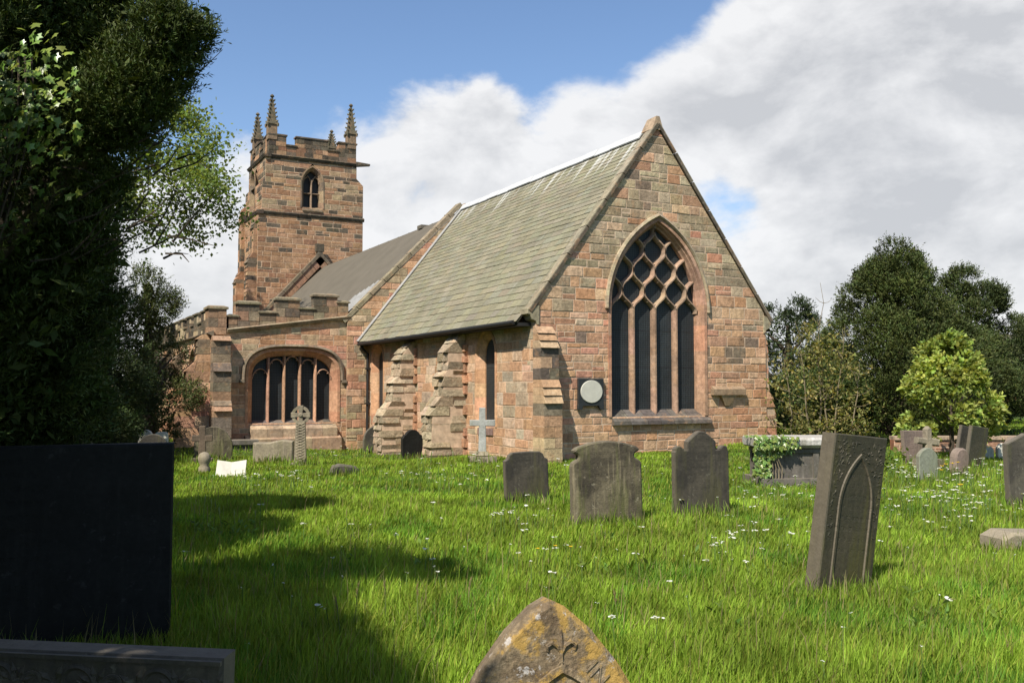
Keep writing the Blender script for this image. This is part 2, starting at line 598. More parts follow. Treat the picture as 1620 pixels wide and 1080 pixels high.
M = {}
M['sand'] = mat_stone("red_sandstone", 1.2, stain=(.075, .06, .042), stain_amt=.5)
M['grey'] = mat_stone("grey_sandstone", 1.6, stain_amt=.25, bump=.02)
M['tower'] = mat_stone("sooty_sandstone", 1.0, stain=(.03, .027, .022), stain_amt=.5)
M['trim'] = mat_stone("dressed_sandstone", .6, stain_amt=.35)
M['mort'] = mat_mortar("pink_mortar", (.52, .385, .27))
M['mort2'] = mat_mortar("pale_mortar", (.55, .39, .26))
M['roofs'] = mat_slate_roof()
M['felt'] = mat_plain("grey_roof_felt", (.12, .105, .082), .95, .08, .12, 1.5, .003)
M['lead'] = mat_plain("weathered_lead", (.27, .265, .25), .7, .3, .25, 3, .004)
M['ridge'] = mat_plain("pale_ridge_lead", (.46, .46, .45), .6, .3, .12, 4, .004)
M['iron'] = mat_plain("black_iron", (.016, .015, .014), .6, .4, .3, 10)
M['glass'] = mat_glass()
M['white'] = mat_plain("white_marble", (.46, .44, .37), .6, .3, .15, 6, .002)


def sm(a, b, x):
    t = min(1, max(0, (x - a) / (b - a)))
    return t * t * (3 - 2 * t)


def jit(r, c, a=.12):
    k = 1 + r.uniform(-a, a)
    return (c[0] * k * (1 + r.uniform(-.04, .04)), c[1] * k * (1 + r.uniform(-.03, .03)), c[2] * k * (1 + r.uniform(-.05, .05)))


WARM = [(.46, .275, .155), (.49, .305, .18), (.46, .24, .155), (.50, .335, .21), (.40, .215, .12), (.47, .285, .17), (.38, .22, .13)]
GREY = [(.36, .285, .175), (.395, .315, .195), (.31, .245, .155), (.425, .335, .215), (.29, .225, .145), (.37, .27, .165)]
PALE = [(.46, .285, .17), (.50, .32, .20), (.44, .26, .15), (.52, .37, .25), (.48, .31, .205), (.43, .255, .15)]
TAN = [(.36, .29, .195), (.32, .255, .17), (.40, .33, .225), (.29, .235, .16), (.38, .29, .20)]
TOWR = [(.325, .185, .105), (.35, .20, .115), (.29, .158, .088), (.37, .225, .13), (.25, .137, .08), (.315, .19, .112)]
SOOT = [(.085, .07, .05), (.115, .092, .065), (.07, .058, .044), (.145, .113, .08)]


def pal_gable(u, z, r):
    t = sm(2.6, 5.2, z) * .85
    if r.random() < .025:
        return jit(r, (.47, .23, .14))
    if r.random() < .05 and z > 2:
        return jit(r, (.20, .15, .105))
    return jit(r, r.choice(GREY if r.random() < t else WARM), .13)


def pal_south(u, z, r):
    return jit(r, r.choice(PALE if r.random() < .85 else TAN))


def pal_nave(u, z, r):
    return jit(r, r.choice(WARM if r.random() < .55 else GREY), .15)


def pal_aisle(u, z, r):
    return jit(r, r.choice(WARM if r.random() < .8 else GREY))


def pal_tan(u, z, r):
    return jit(r, r.choice(TAN))


def pal_dark(u, z, r):
    return jit(r, r.choice(SOOT if r.random() < .5 else GREY), .2)


def pal_tower(u, z, r):
    edge = min(abs(u - 0), abs(u - 5.3))
    k = .13 + .36 * sm(1.0, .1, edge) * sm(9.5, 12, z) + .25 * sm(11.8, 12.9, z)
    if r.random() < k:
        return jit(r, r.choice(SOOT), .2)
    if z > 10.2 and r.random() < .4:
        return jit(r, (.33, .24, .145))
    return jit(r, r.choice(TOWR))


def courses(r, z0, z1, h0, h1, forced=()):
    zs = [z0]
    stops = sorted([f for f in forced if z0 + .02 < f < z1 - .02]) + [z1]
    for s in stops:
        while s - zs[-1] > h1 * 1.35:
            zs.append(zs[-1] + r.uniform(h0, h1))
        if s - zs[-1] > h1:
            zs.append((zs[-1] + s) / 2)
        zs.append(s)
    return zs


def masonry(mb, O, U, N, zs, left, right, holes, pal, lens, joint=.014, relief=(.006, .022), split=.12, mcol=(.4, .3, .2)):
    """squared rubble in courses: every block a chamfered face standing proud of the mortar bed. material 0 = stone, 1 = mortar"""
    r = mb.r
    O, U, N = Vector(O), Vector(U), Vector(N)

    def pt(u, z, d):
        return O + U * u + Vector((0, 0, z)) + N * d

    def block(a0, b0, b1, a1, z0, z1):
        if min(b0 - a0, b1 - a1) < -.001 or max(b0 - a0, b1 - a1) < .03 or z1 - z0 < .03:
            return
        j = joint / 2
        col = pal((a0 + b0) / 2, (z0 + z1) / 2, r)
        h = r.uniform(*relief)
        tu, tz = r.uniform(-.3, .3) * h, r.uniform(-.3, .3) * h
        ch = min(.010, (z1 - z0) * .12)
        base = [(a0 + j, z0 + j), (b0 - j, z0 + j), (b1 - j, z1 - j), (a1 + j, z1 - j)]
        base = [(u + r.uniform(-.011, .009), z + r.uniform(-.009, .009)) for u, z in base]
        cu = sum(q[0] for q in base) / 4; cz = (z0 + z1) / 2
        i = len(mb.v)
        for u, z in base:
            mb.v.append(tuple(pt(u, z, -.01)))
        for u, z in base:
            mb.v.append(tuple(pt(u, z, h * .45)))
        for k, (u, z) in enumerate(base):
            uu = u + (ch if k in (0, 3) else -ch); zz = z + (ch if k in (0, 1) else -ch)
            if (b0 - a0 if k in (0, 1) else b1 - a1) < ch * 3:
                uu = u
            sgu = 1 if k in (1, 2) else -1; sgz = 1 if k in (2, 3) else -1
            mb.v.append(tuple(pt(uu, zz, h + tu * sgu + tz * sgz)))
        for k in range(4):
            k2 = (k + 1) % 4
            mb.poly((i + k, i + k2, i + 4 + k2, i + 4 + k), col, 0)
            mb.poly((i + 4 + k, i + 4 + k2, i + 8 + k2, i + 8 + k), col, 0)
        mb.poly((i + 8, i + 9, i + 10, i + 11), col, 0)

    off = r.random()
    for z0, z1 in zip(zs[:-1], zs[1:]):
        segs = [(left(z0), right(z0), left(z1), right(z1))]
        for hz0, hz1, hl, hr in holes:
            if z1 <= hz0 + 1e-4 or z0 >= hz1 - 1e-4:
                continue
            new = []
            for a0, b0, a1, b1 in segs:
                l0, l1, q0, q1 = hl(z0), hl(z1), hr(z0), hr(z1)
                if q0 < a0 or l0 > b0:
                    new.append((a0, b0, a1, b1)); continue
                new.append((a0, l0, a1, l1)); new.append((q0, b0, q1, b1))
            segs = new
        for a0, b0, a1, b1 in segs:
            if max(b0 - a0, b1 - a1) < .005:
                continue
            b0, b1 = max(a0, b0), max(a1, b1)
            mb.face([pt(a0, z0, 0), pt(b0, z0, 0), pt(b1, z1, 0), pt(a1, z1, 0)], mcol, 1)
            lo, hi = max(a0, a1), min(b0, b1)
            us = []
            u = lo + r.uniform(lens[0] * .5, lens[1])
            while u < hi - lens[0] * .5:
                us.append(u); u += r.uniform(*lens)
            ed = [(a0, a1)] + [(u, u) for u in us] + [(b0, b1)]
            for (p0, p1), (q0, q1) in zip(ed[:-1], ed[1:]):
                if r.random() < split and z1 - z0 > .17 and abs(p0 - p1) + abs(q0 - q1) < .01:
                    zm = z0 + (z1 - z0) * r.uniform(.38, .62)
                    block(p0, q0, q0, p0, z0, zm)
                    um = p0 + (q0 - p0) * r.uniform(.35, .65)
                    if q0 - p0 > .35 and r.random() < .6:
                        block(p0, um, um, p0, zm, z1); block(um, q0, q0, um, zm, z1)
                    else:
                        block(p0, q0, q0, p0, zm, z1)
                else:
                    block(p0, q0, q1, p1, z0, z1)


def buttress(mb, O, U, N, w, segs, pal, ch=(.2, .28), dl=(.3, .5), rough=.012, slabs=None, core=True):
    """stepped pile of squared stones; segs = (z0, p0, z1, p1) from the ground up, p = how far it stands out of the wall"""
    r = mb.r
    O, U, N = Vector(O), Vector(U), Vector(N)

    def pt(u, d, z):
        return O + U * u + N * d + Vector((0, 0, z))
    for z0, p0, z1, p1 in segs:
        slope = abs(p0 - p1) > .02
        zs = courses(r, z0, z1, ch[0], ch[1]) if not slope else [z0 + (z1 - z0) * k / max(1, round((z1 - z0) / .2)) for k in range(max(1, round((z1 - z0) / .2)) + 1)]
        for a, b in zip(zs[:-1], zs[1:]):
            fa = p0 + (p1 - p0) * (a - z0) / (z1 - z0); fb = p0 + (p1 - p0) * (b - z0) / (z1 - z0)
            if core:
                k = .012
                mb.hexa([pt(k, -.05, a), pt(w - k, -.05, a), pt(w - k, max(.0, fa - k), a), pt(k, max(.0, fa - k), a)],
                        [pt(k, -.05, b), pt(w - k, -.05, b), pt(w - k, max(.0, fb - k), b), pt(k, max(.0, fb - k), b)], (.3, .22, .16), 1)
            cuts = [0.0]
            while fa - cuts[-1] > dl[1] * 1.3:
                cuts.append(cuts[-1] + r.uniform(*dl))
            cuts.append(max(fa, .05))
            wc = [0, w] if (w < .55 and r.random() < .65) else [0, w * r.uniform(.35, .65), w]
            for c0, c1 in zip(cuts[:-1], cuts[1:]):
                last = c1 == cuts[-1]
                for w0, w1 in zip(wc[:-1], wc[1:]):
                    col = pal(w0, a, r)
                    j = .006
                    q = [r.uniform(-rough, rough) for _ in range(8)]
                    dr = .035 if slope and last else 0
                    t1 = (fb if last else c1)
                    A0 = -.04 if c0 == 0 else c0 + j
                    T0 = min(A0, t1 - .02)
                    mb.hexa([pt(w0 + j + q[0], A0, a + j), pt(w1 - j + q[1], A0, a + j), pt(w1 - j + q[1], c1 - (0 if last else j) + dr + q[2], a + j), pt(w0 + j + q[0], c1 - (0 if last else j) + dr + q[3], a + j)],
                            [pt(w0 + j + q[4], T0, b - j), pt(w1 - j + q[5], T0, b - j), pt(w1 - j + q[5], t1 - (0 if last else j) + dr * .2 + q[6], b - j), pt(w0 + j + q[4], t1 - (0 if last else j) + dr * .2 + q[7], b - j)], col, 0)


def stack(mb, O, U, N, u0, u1, z0, z1, th, pal, lens=(.25, .5), ch=(.2, .3), cap=None, capcol=(.2, .17, .11)):
    """free-standing courses of blocks, front at N-distance 0, th thick behind; cap = coping height"""
    r = mb.r
    O, U, N = Vector(O), Vector(U), Vector(N)

    def pt(u, d, z):
        return O + U * u + N * d + Vector((0, 0, z))
    zs = courses(r, z0, z1 - (cap or 0), *ch)
    mb.hexa([pt(u0 + .01, -th + .01, z0), pt(u1 - .01, -th + .01, z0), pt(u1 - .01, -.01, z0), pt(u0 + .01, -.01, z0)],
            [pt(u0 + .01, -th + .01, zs[-1]), pt(u1 - .01, -th + .01, zs[-1]), pt(u1 - .01, -.01, zs[-1]), pt(u0 + .01, -.01, zs[-1])], (.3, .22, .15), 1)
    for a, b in zip(zs[:-1], zs[1:]):
        u = u0
        while u < u1 - .01:
            v = u + r.uniform(*lens)
            if v > u1 - lens[0] * .6:
                v = u1
            j = .006; q = r.uniform(-.006, .01)
            mb.hexa([pt(u + j, -th, a + j), pt(v - j, -th, a + j), pt(v - j, q, a + j), pt(u + j, q, a + j)],
                    [pt(u + j, -th, b - j), pt(v - j, -th, b - j), pt(v - j, q, b - j), pt(u + j, q, b - j)], pal(u, a, r), 0)
            u = v
    if cap:
        e = .045
        zc = z1 - cap
        mb.hexa([pt(u0 - e, -th - e, zc), pt(u1 + e, -th - e, zc), pt(u1 + e, e, zc), pt(u0 - e, e, zc)],
                [pt(u0 - e, -th - e, zc + cap * .5), pt(u1 + e, -th - e, zc + cap * .5), pt(u1 + e, e, zc + cap * .5), pt(u0 - e, e, zc + cap * .5)], jit(r, capcol), 0)
        mb.hexa([pt(u0 - e, -th - e, zc + cap * .5), pt(u1 + e, -th - e, zc + cap * .5), pt(u1 + e, e, zc + cap * .5), pt(u0 - e, e, zc + cap * .5)],
                [pt(u0 + e, -th * .55, z1), pt(u1 - e, -th * .55, z1), pt(u1 - e, -th * .45, z1), pt(u0 + e, -th * .45, z1)], jit(r, capcol), 0)


# ------------------------------------------------------------------ window openings
def arch_path(uc, hw, zs, zsp, rise, kind, o=0.0, n=14):
    """outline of an opening grown outward by o: bottom left, up, over, down to bottom right"""
    pts = [(uc - hw - o, zs)]
    k = max(2, int((zsp - zs) / .3))
    for i in range(1, k + 1):
        pts.append((uc - hw - o, zs + (zsp - zs) * i / k))
    if kind == 'pointed':
        R = (hw * hw + rise * rise) / (2 * hw)
        cl = uc - hw + R
        a1 = math.acos(max(-1, min(1, (cl - uc) / (R + o))))
        arc = [(cl - (R + o) * math.cos(a1 * i / n), zsp + (R + o) * math.sin(a1 * i / n)) for i in range(1, n + 1)]
        pts += arc
        pts += [(2 * uc - u, z) for u, z in arc[:-1][::-1]]
    elif kind == 'basket':
        for i in range(1, 2 * n):
            a = math.pi * i / (2 * n)
            c, s_ = math.cos(a), math.sin(a)
            e = .66
            pts.append((uc - (hw + o) * math.copysign(abs(c) ** e, c), zsp + (rise + o) * abs(s_) ** e))
    for i in range(k, -1, -1):
        pts.append((uc + hw + o, zs + (zsp - zs) * i / k))
    return pts


def hole_of(path):
    """hole for masonry() from an opening outline: half widths by height"""
    z0 = path[0][1]; z1 = max(p[1] for p in path)
    n = len(path)
    top = max(range(n), key=lambda i: path[i][1])
    lz = [(p[1], p[0]) for p in path[:top + 1]]
    rz = [(p[1], p[0]) for p in path[top:]][::-1]

    def f(tab):
        def g(z):
            if z <= tab[0][0]: return tab[0][1]
            for (a, ua), (b, ub) in zip(tab[:-1], tab[1:]):
                if z <= b:
                    return ua + (ub - ua) * (z - a) / (b - a) if b > a else ub
            return path[top][0]
        return g
    return (z0, z1, f(lz), f(rz))


class Plane:
    def __init__(s, O, U, N):
        s.O, s.U, s.N = Vector(O), Vector(U), Vector(N)

    def __call__(s, u, z, d=0.0):
        return s.O + s.U * u + Vector((0, 0, z)) + s.N * d


def sweep_frame(mb, pl, fpath, prof, pal, seg=.34):
    """moulding round an opening: prof = list of (offset, depth); colour changes stone by stone"""
    r = mb.r
    rings = [[pl(u, z, d) for u, z in fpath(o)] for o, d in prof]
    base = fpath(0)
    run, col = 0.0, pal(0, 0, r)
    cols = []
    for k in range(len(base) - 1):
        run += math.dist(base[k], base[k + 1])
        cols.append(col)
        if run > seg * r.uniform(.7, 1.4):
            run, col = 0.0, pal(0, base[k][1], r)
    for a, b in zip(rings[:-1], rings[1:]):
        for k in range(len(a) - 1):
            mb.face([a[k], a[k + 1], b[k + 1], b[k]], cols[k], 0)


def hood(mb, pl, path, prof_o, proj, col):
    """drip mould over an arch; path(o) -> outline from springing to springing"""
    o0, o1 = prof_o
    prof = [(o0, .0), (o0, proj * .55), (o0 + (o1 - o0) * .35, proj), (o1, proj * .75), (o1, .0)]
    rings = [[pl(u, z, d) for u, z in path(o)] for o, d in prof]
    for a, b in zip(rings[:-1], rings[1:]):
        for k in range(len(a) - 1):
            mb.face([a[k], a[k + 1], b[k + 1], b[k]], jit(mb.r, col, .08), 0)
    for e in (0, -1):
        mb.face([rg[e] for rg in rings], col, 0)


def glass_pane(pl, path, d, parent):
    g = MB()
    g.face([pl(u, z, d) for u, z in path], (.02, .02, .02), 0)
    return g.build('glass', M['glass'], parent)


# ------------------------------------------------------------------ ground
def build_ground():
    t = np.linspace(-1, 1, 241)
    gx = 6 + 900 * np.sign(t) * (np.abs(t) ** 3.6 * .96 + np.abs(t) * .04)
    gy = 0 + 900 * np.sign(t) * (np.abs(t) ** 3.6 * .96 + np.abs(t) * .04)
    X, Y = np.meshgrid(gx, gy, indexing='ij')
    Z = ground_z(X.ravel(), Y.ravel())
    V = np.stack([X.ravel(), Y.ravel(), Z], 1)
    n = len(t)
    i, j = np.meshgrid(np.arange(n - 1), np.arange(n - 1), indexing='ij')
    a = (i * n + j).ravel()
    F = np.stack([a, a + n, a + n + 1, a + 1], 1)
    m, nt, out = new_mat("meadow_soil")
    g = NG(nt); p = g.coord()
    c = g.mix(g.step(g.noise(p, .35, 6, .6), .35, .65), (.075, .115, .022, 1), (.055, .085, .018, 1))
    c = g.mix(g.m('MULTIPLY', g.step(g.noise(p, 7, 6, .7), .5, .7), .6), c, (.035, .045, .013, 1))
    c = g.val(c, g.rng(g.noise(p, 60, 4, .7), .25, .75, .6, 1.4))
    g.bsdf(out, c, .95, .1, g.bump(g.noise(p, 25, 6, .7), .06))
    o = fast_mesh("ground", V, F.ravel(), np.full(len(F), 4), np.full((len(F), 3), .1), m)
    o.data.polygons.foreach_set("use_smooth", np.ones(len(F), dtype=bool))
    tag(o, kind='structure')


build_ground()

# ------------------------------------------------------------------ the church
church = empty('church', (-13, 1, 0))
tag(church, 'red sandstone church with traceried east window, slate chancel roof and pinnacled west tower', 'church')
bpy.context.view_layer.update()
CHI = Matrix.Translation((13, -1, 0))


def part(o, parent=None):
    o.parent = parent or church
    o.matrix_parent_inverse = CHI
    return o


def sub(o, parent):
    o.parent = parent
    return o


def build_chancel():
    L_, W_, EZ, AP, YC = 10.95, 6.55, 3.3, 7.72, 3.27
    sl = (AP - EZ) / (YC + .12)
    # east wall
    plE = Plane((0, 0, 0), (0, 1, 0), (1, 0, 0))
    ew = dict(uc=3.27, hw=1.23, zs=.98, zsp=3.42, rise=1.98, kind='pointed')
    epath = lambda o: arch_path(o=o, **ew)
    mb = MB(11)
    H = [hole_of(epath(.13))]
    left = lambda z: 0.0 if z < EZ else max(0.0, YC - (AP - z) / sl)
    right = lambda z: W_ if z < EZ else min(W_, YC + (AP - z) / sl)
    zs = courses(mb.r, -.7, AP, .15, .28, (ew['zs'], EZ))
    masonry(mb, plE.O, plE.U, plE.N, zs, left, right, H, pal_gable, (.22, .56), joint=.022, split=.22, relief=(.003, .013))
    # south wall, with its two lancets
    plS = Plane((0, 0, 0), (-1, 0, 0), (0, -1, 0))
    lan = [dict(uc=2.42, hw=.30, zs=.72, zsp=2.42, rise=.38, kind='pointed'), dict(uc=10.0, hw=.30, zs=.5, zsp=2.42, rise=.38, kind='pointed')]
    lp = [lambda o, q=q: arch_path(o=o, n=5, **q) for q in lan]
    zs = courses(mb.r, -.9, EZ + .1, .18, .3, (.72, .5))
    masonry(mb, plS.O, plS.U, plS.N, zs, lambda z: 0.0, lambda z: L_, [hole_of(lp[0](.26)), hole_of(lp[1](.26))], pal_south, (.28, .62), joint=.018, split=.1, relief=(.003, .011))
    # north and west sides
    mb.face([(0, W_, -.8), (-L_, W_, -.8), (-L_, W_, EZ), (0, W_, EZ)], (.3, .2, .13), 0)
    wall = part(mb.build('chancel_wall', [M['sand'], M['mort']]))

    # east window
    f = MB(5)
    palw = lambda u, z, r: jit(r, r.choice([(.36, .215, .14), (.42, .25, .165), (.33, .205, .135), (.38, .20, .125)]))
    sweep_frame(f, plE, epath, [(.18, .0), (.18, .028), (.10, .028), (.08, -.04), (.06, -.05), (.03, -.12), (.0, -.15), (.0, -.34)], palw)
    win = part(f.build('east_window', M['trim']))
    sub(glass_pane(plE, epath(.02), -.25, win), win)
    s = .615
    z0, dz = 3.40, .475
    YW = ew['uc']
    wy = [YW - s, YW, YW + s]
    for y in wy:
        mm = MB(int(y * 100))
        for a, b in zip((.98, 1.65, 2.4, 3.0), (1.65, 2.4, 3.0, 3.45)):
            mm.bar([plE(y, a, -.11), plE(y, b, -.11)], (1, 0, 0), .115, .15, jit(mm.r, (.31, .20, .135), .14), 0)
        sub(mm.build('mullion', M['trim']), win)
    tr = MB(7)
    R = (ew['hw'] ** 2 + ew['rise'] ** 2) / (2 * ew['hw'])

    def inside(y, z, o=.03):
        if z < ew['zsp']:
            return abs(y - YW) < ew['hw'] + o
        cx = YW - ew['hw'] + R if y < YW else YW + ew['hw'] - R
        return math.hypot(y - cx, z - ew['zsp']) < R + o
    for row in range(5):
        nodes = [k * .5 for k in range(-6, 7) if (k + row) % 2 == 0]
        for nd in nodes:
            for sg in (-1, 1):
                pts = []
                for i in range(13):
                    t = i / 12
                    k = (1 - math.cos(math.pi * t)) / 2
                    k = .35 * k + .65 * sm(0, 1, sm(0, 1, t))
                    y = YW + s * (nd + sg * .5 * k); z = z0 + dz * (row + t)
                    if inside(y, z):
                        pts.append(plE(y, z, -.115))
                if len(pts) > 2:
                    tr.bar(pts, (1, 0, 0), .082, .14, jit(tr.r, (.30, .205, .14), .18), 0)
                    # cusps: short stone points reaching into each cell
                    if len(pts) == 13:
                        c = pts[5]
                        for e in (-1, 1):
                            q = c + Vector((0, e * .10, .035 * sg * e))
                            if inside(q.y, q.z, -.05):
                                tr.bar([c + Vector((-.03, 0, 0)), q + Vector((-.03, 0, 0))], (1, 0, 0), .035, .07, (.37, .26, .18), 0)
    sub(tr.build('tracery', M['trim']), win)
    hd = MB(8)
    hp = lambda o: [p for p in arch_path(o=o, n=20, **ew) if p[1] >= ew['zsp'] - .02]
    hood(hd, plE, hp, (.185, .265), .09, (.34, .275, .185))
    sub(hd.build('hood_mould', M['trim']), win)
    sl_ = MB(9)
    u = 1.95
    while u < 4.72:
        v = min(4.75, u + sl_.r.uniform(.35, .6))
        if v > 4.5: v = 4.75
        sl_.hexa([(-.3, u + .008, .76), (.11, u + .008, .80), (.11, v - .008, .80), (-.3, v - .008, .76)],
                 [(-.25, u + .008, 1.13), (.10, u + .008, .88), (.10, v - .008, .88), (-.25, v - .008, 1.13)], jit(sl_.r, (.10, .085, .075), .25), 0)
        u = v
    sub(sl_.build('window_sill', M['trim']), win)

    # lancets
    for k, q in enumerate(lan):
        f = MB(20 + k)
        pth = lp[k]
        sweep_frame(f, plS, pth, [(.28, .0), (.28, .02), (.20, .02), (.17, -.03), (.12, -.04), (.0, -.13), (.0, -.22)], lambda u, z, r: jit(r, r.choice([(.47, .27, .155), (.43, .24, .14), (.5, .3, .18)])))
        uc = q['uc']
        f.hexa([plS(uc + .4, q['zs'] - .2, .04), plS(uc - .4, q['zs'] - .2, .04), plS(uc - .4, q['zs'] - .2, -.2), plS(uc + .4, q['zs'] - .2, -.2)],
               [plS(uc + .4, q['zs'] - .05, .03), plS(uc - .4, q['zs'] - .05, .03), plS(uc - .4, q['zs'] + .06, -.2), plS(uc + .4, q['zs'] + .06, -.2)], (.2, .13, .11), 0)
        lw = part(f.build('lancet_window', M['trim']))
        sub(glass_pane(plS, pth(.01), -.16, lw), lw)

    # roof: courses of stone slates, both sides
    ux = np.array([-1.0, 0, 0])
    for side, nm in ((1, 'chancel_roof'), (-1, 'chancel_roof')):
        rf = MB(30 + side)
        y_e, z_e = (-.36, 3.06) if side > 0 else (2 * YC + .36, 3.06)
        y_r, z_r = YC, 7.66
        Ls = math.hypot(y_r - y_e, z_r - z_e)
        dv = Vector((0, (y_r - y_e) / Ls, (z_r - z_e) / Ls))
        nv = Vector((0, -dv.z * side, abs(dv.y)))
        base = Vector((-.2, y_e, z_e))
        rf.face([base + nv * -.03, base + nv * -.03 + Vector((-10.75, 0, 0)), base + dv * Ls + nv * -.03 + Vector((-10.75, 0, 0)), base + dv * Ls + nv * -.03], (.08, .075, .05), 0)
        v = 0.0
        ex = .235
        while v < Ls - .05:
            e = min(ex, Ls - v)
            u = -rf.r.uniform(0, .3)
            while u < 10.75:
                w = rf.r.uniform(.26, .5)
                a, b = max(0, u), min(10.75, u + w)
                u += w
                if b - a < .04:
                    continue
                th = rf.r.uniform(.006, .012); lift = rf.r.uniform(-.002, .005)
                dl = rf.r.uniform(-.012, .012)
                gpx = .004
                A = base + Vector((-a - gpx, 0, 0)) + dv * (v + dl); B = base + Vector((-b + gpx, 0, 0)) + dv * (v + dl)
                A2 = base + Vector((-a - gpx, 0, 0)) + dv * (v + e + .04); B2 = base + Vector((-b + gpx, 0, 0)) + dv * (v + e + .04)
                lo_, hi_ = nv * (.008 + lift), nv * (.008 + th + lift)
                top = nv * .004
                kk = v / Ls
                c = rf.r.choice([(.2, .184, .123), (.207, .19, .127), (.19, .176, .118), (.205, .184, .12), (.195, .181, .127)])
                rf.hexa([A + lo_, B + lo_, B2 - nv * .01, A2 - nv * .01], [A + hi_, B + hi_, B2 + top, A2 + top], jit(rf.r, c, .07), 0)
            v += ex
            ex = max(.15, ex - .004)
        ro = part(rf.build(nm, M['roofs']))
        fl = MB(37)
        q0 = base + Vector((-10.55, 0, 0)) + nv * .035
        fl.hexa([q0, q0 + Vector((-.15, 0, 0)), q0 + Vector((-.15, 0, 0)) + dv * Ls, q0 + dv * Ls],
                [q0 + nv * .02, q0 + Vector((-.15, 0, 0)) + nv * .05, q0 + Vector((-.15, 0, 0)) + dv * Ls + nv * .05, q0 + dv * Ls + nv * .02], (.4, .4, .4))
        sub(fl.build('flashing', M['lead']), ro)
    # pale ridge capping
    rg = MB(3)
    u = -.55
    while u > -10.9:
        v = max(-10.95, u - rg.r.uniform(.55, .8))
        zt = 7.76 + rg.r.uniform(-.01, .01)
        for sd in (-1, 1):
            rg.hexa([(u - .004, YC, zt - .03), (v + .004, YC, zt - .03), (v + .004, YC + sd * .12, zt - .19), (u - .004, YC + sd * .12, zt - .19)],
                    [(u - .004, YC, zt + .02), (v + .004, YC, zt + .02), (v + .004, YC + sd * .135, zt - .165), (u - .004, YC + sd * .135, zt - .165)], (.7, .7, .7), 0)
        u = v
    part(rg.build('ridge_capping', M['ridge']))
    # gable coping: flat stones down each rake, kneelers at the foot, a saddle stone on top
    cp = MB(4)
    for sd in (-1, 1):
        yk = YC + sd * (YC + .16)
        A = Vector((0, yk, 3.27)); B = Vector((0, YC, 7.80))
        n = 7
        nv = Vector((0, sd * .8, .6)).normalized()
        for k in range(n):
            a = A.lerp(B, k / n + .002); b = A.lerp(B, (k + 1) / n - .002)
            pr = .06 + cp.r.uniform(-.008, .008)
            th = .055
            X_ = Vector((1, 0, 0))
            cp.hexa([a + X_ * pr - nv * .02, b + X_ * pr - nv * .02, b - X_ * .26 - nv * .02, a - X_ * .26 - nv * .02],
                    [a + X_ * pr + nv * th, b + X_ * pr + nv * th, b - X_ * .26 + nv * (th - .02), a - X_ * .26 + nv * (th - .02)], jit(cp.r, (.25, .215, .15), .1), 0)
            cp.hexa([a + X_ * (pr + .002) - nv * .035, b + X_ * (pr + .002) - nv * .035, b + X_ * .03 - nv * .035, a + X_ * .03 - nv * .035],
                    [a + X_ * (pr + .004) + nv * (th - .02), b + X_ * (pr + .004) + nv * (th - .02), b + X_ * (pr - .01) + nv * (th - .02), a + X_ * (pr - .01) + nv * (th - .02)], jit(cp.r, (.11, .09, .065), .2), 0)  # dark front strip: shade of the overhanging coping put into the stone colour
        # kneeler with a moulded underside
        pts = [(0, 3.42), (0, 2.98), (.06, 2.99), (.1, 3.06), (.2, 3.1), (.26, 3.2), (.34, 3.22), (.34, 3.33)]
        fr = lambda p, sd=sd: Vector((-.13 + p[1], (YC + sd * YC) + sd * p[0] * .9 - sd * .08, p[2]))
        cp.prism([(a, z) for a, z in pts], .34, (.27, .235, .155), 0, .012, fr)
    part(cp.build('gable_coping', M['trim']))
    ap = MB(6)
    ap.hexa([(-.4, YC - .17, 7.66), (.05, YC - .17, 7.66), (.05, YC + .15, 7.66), (-.4, YC + .15, 7.66)],
            [(-.32, YC - .05, 7.97), (.05, YC - .05, 7.98), (.05, YC + .04, 7.98), (-.32, YC + .05, 7.96)], (.31, .23, .155), 0)
    part(ap.build('apex_stone', M['trim']))
    # gutter under the south eaves and the downpipe in the corner
    gt = MB(2)
    gt.tube([(-.3, -.37, 3.05), (-10.8, -.37, 3.0)], .05, 8, (.02, .02, .02))
    gt.box((-10.85, -.32, 2.97), (-.18, -.0, 3.04), (.02, .018, .016))
    part(gt.build('gutter', M['iron'], smooth=False))
    dp = MB(2)
    dp.tube([(-10.72, -.33, 3.0), (-10.72, -.26, 2.85), (-10.72, -.09, 2.7), (-10.72, -.09, -.5)], .045, 8, (.02, .02, .02))
    for z in (2.2, 1.1, .1):
        dp.box((-10.79, -.15, z), (-10.65, .0, z + .06), (.02, .02, .02))
    part(dp.build('downpipe', M['iron']))

    # buttresses
    b = MB(41)
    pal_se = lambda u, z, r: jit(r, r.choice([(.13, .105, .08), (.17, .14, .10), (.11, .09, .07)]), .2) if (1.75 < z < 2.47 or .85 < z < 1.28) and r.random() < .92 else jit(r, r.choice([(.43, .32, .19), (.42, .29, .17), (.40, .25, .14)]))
    S = [(-.5, .44, 1.3, .44)]
    for k in range(3):
        S.append((1.3 + .17 * k, .46 - .05 * k, 1.3 + .17 * (k + 1), .40 - .05 * k))
    S += [(1.81, .3, 2.48, .29)]
    for k in range(3):
        S.append((2.48 + .16 * k, .32 - .09 * k, 2.48 + .16 * (k + 1), .22 - .095 * k))
    buttress(b, (0, -.05, 0), (0, 1, 0), (1, 0, 0), .46, S, pal_se, (.18, .26), (.5, .7), .006)
    part(b.build('buttress', [M['sand'], M['mort']]))
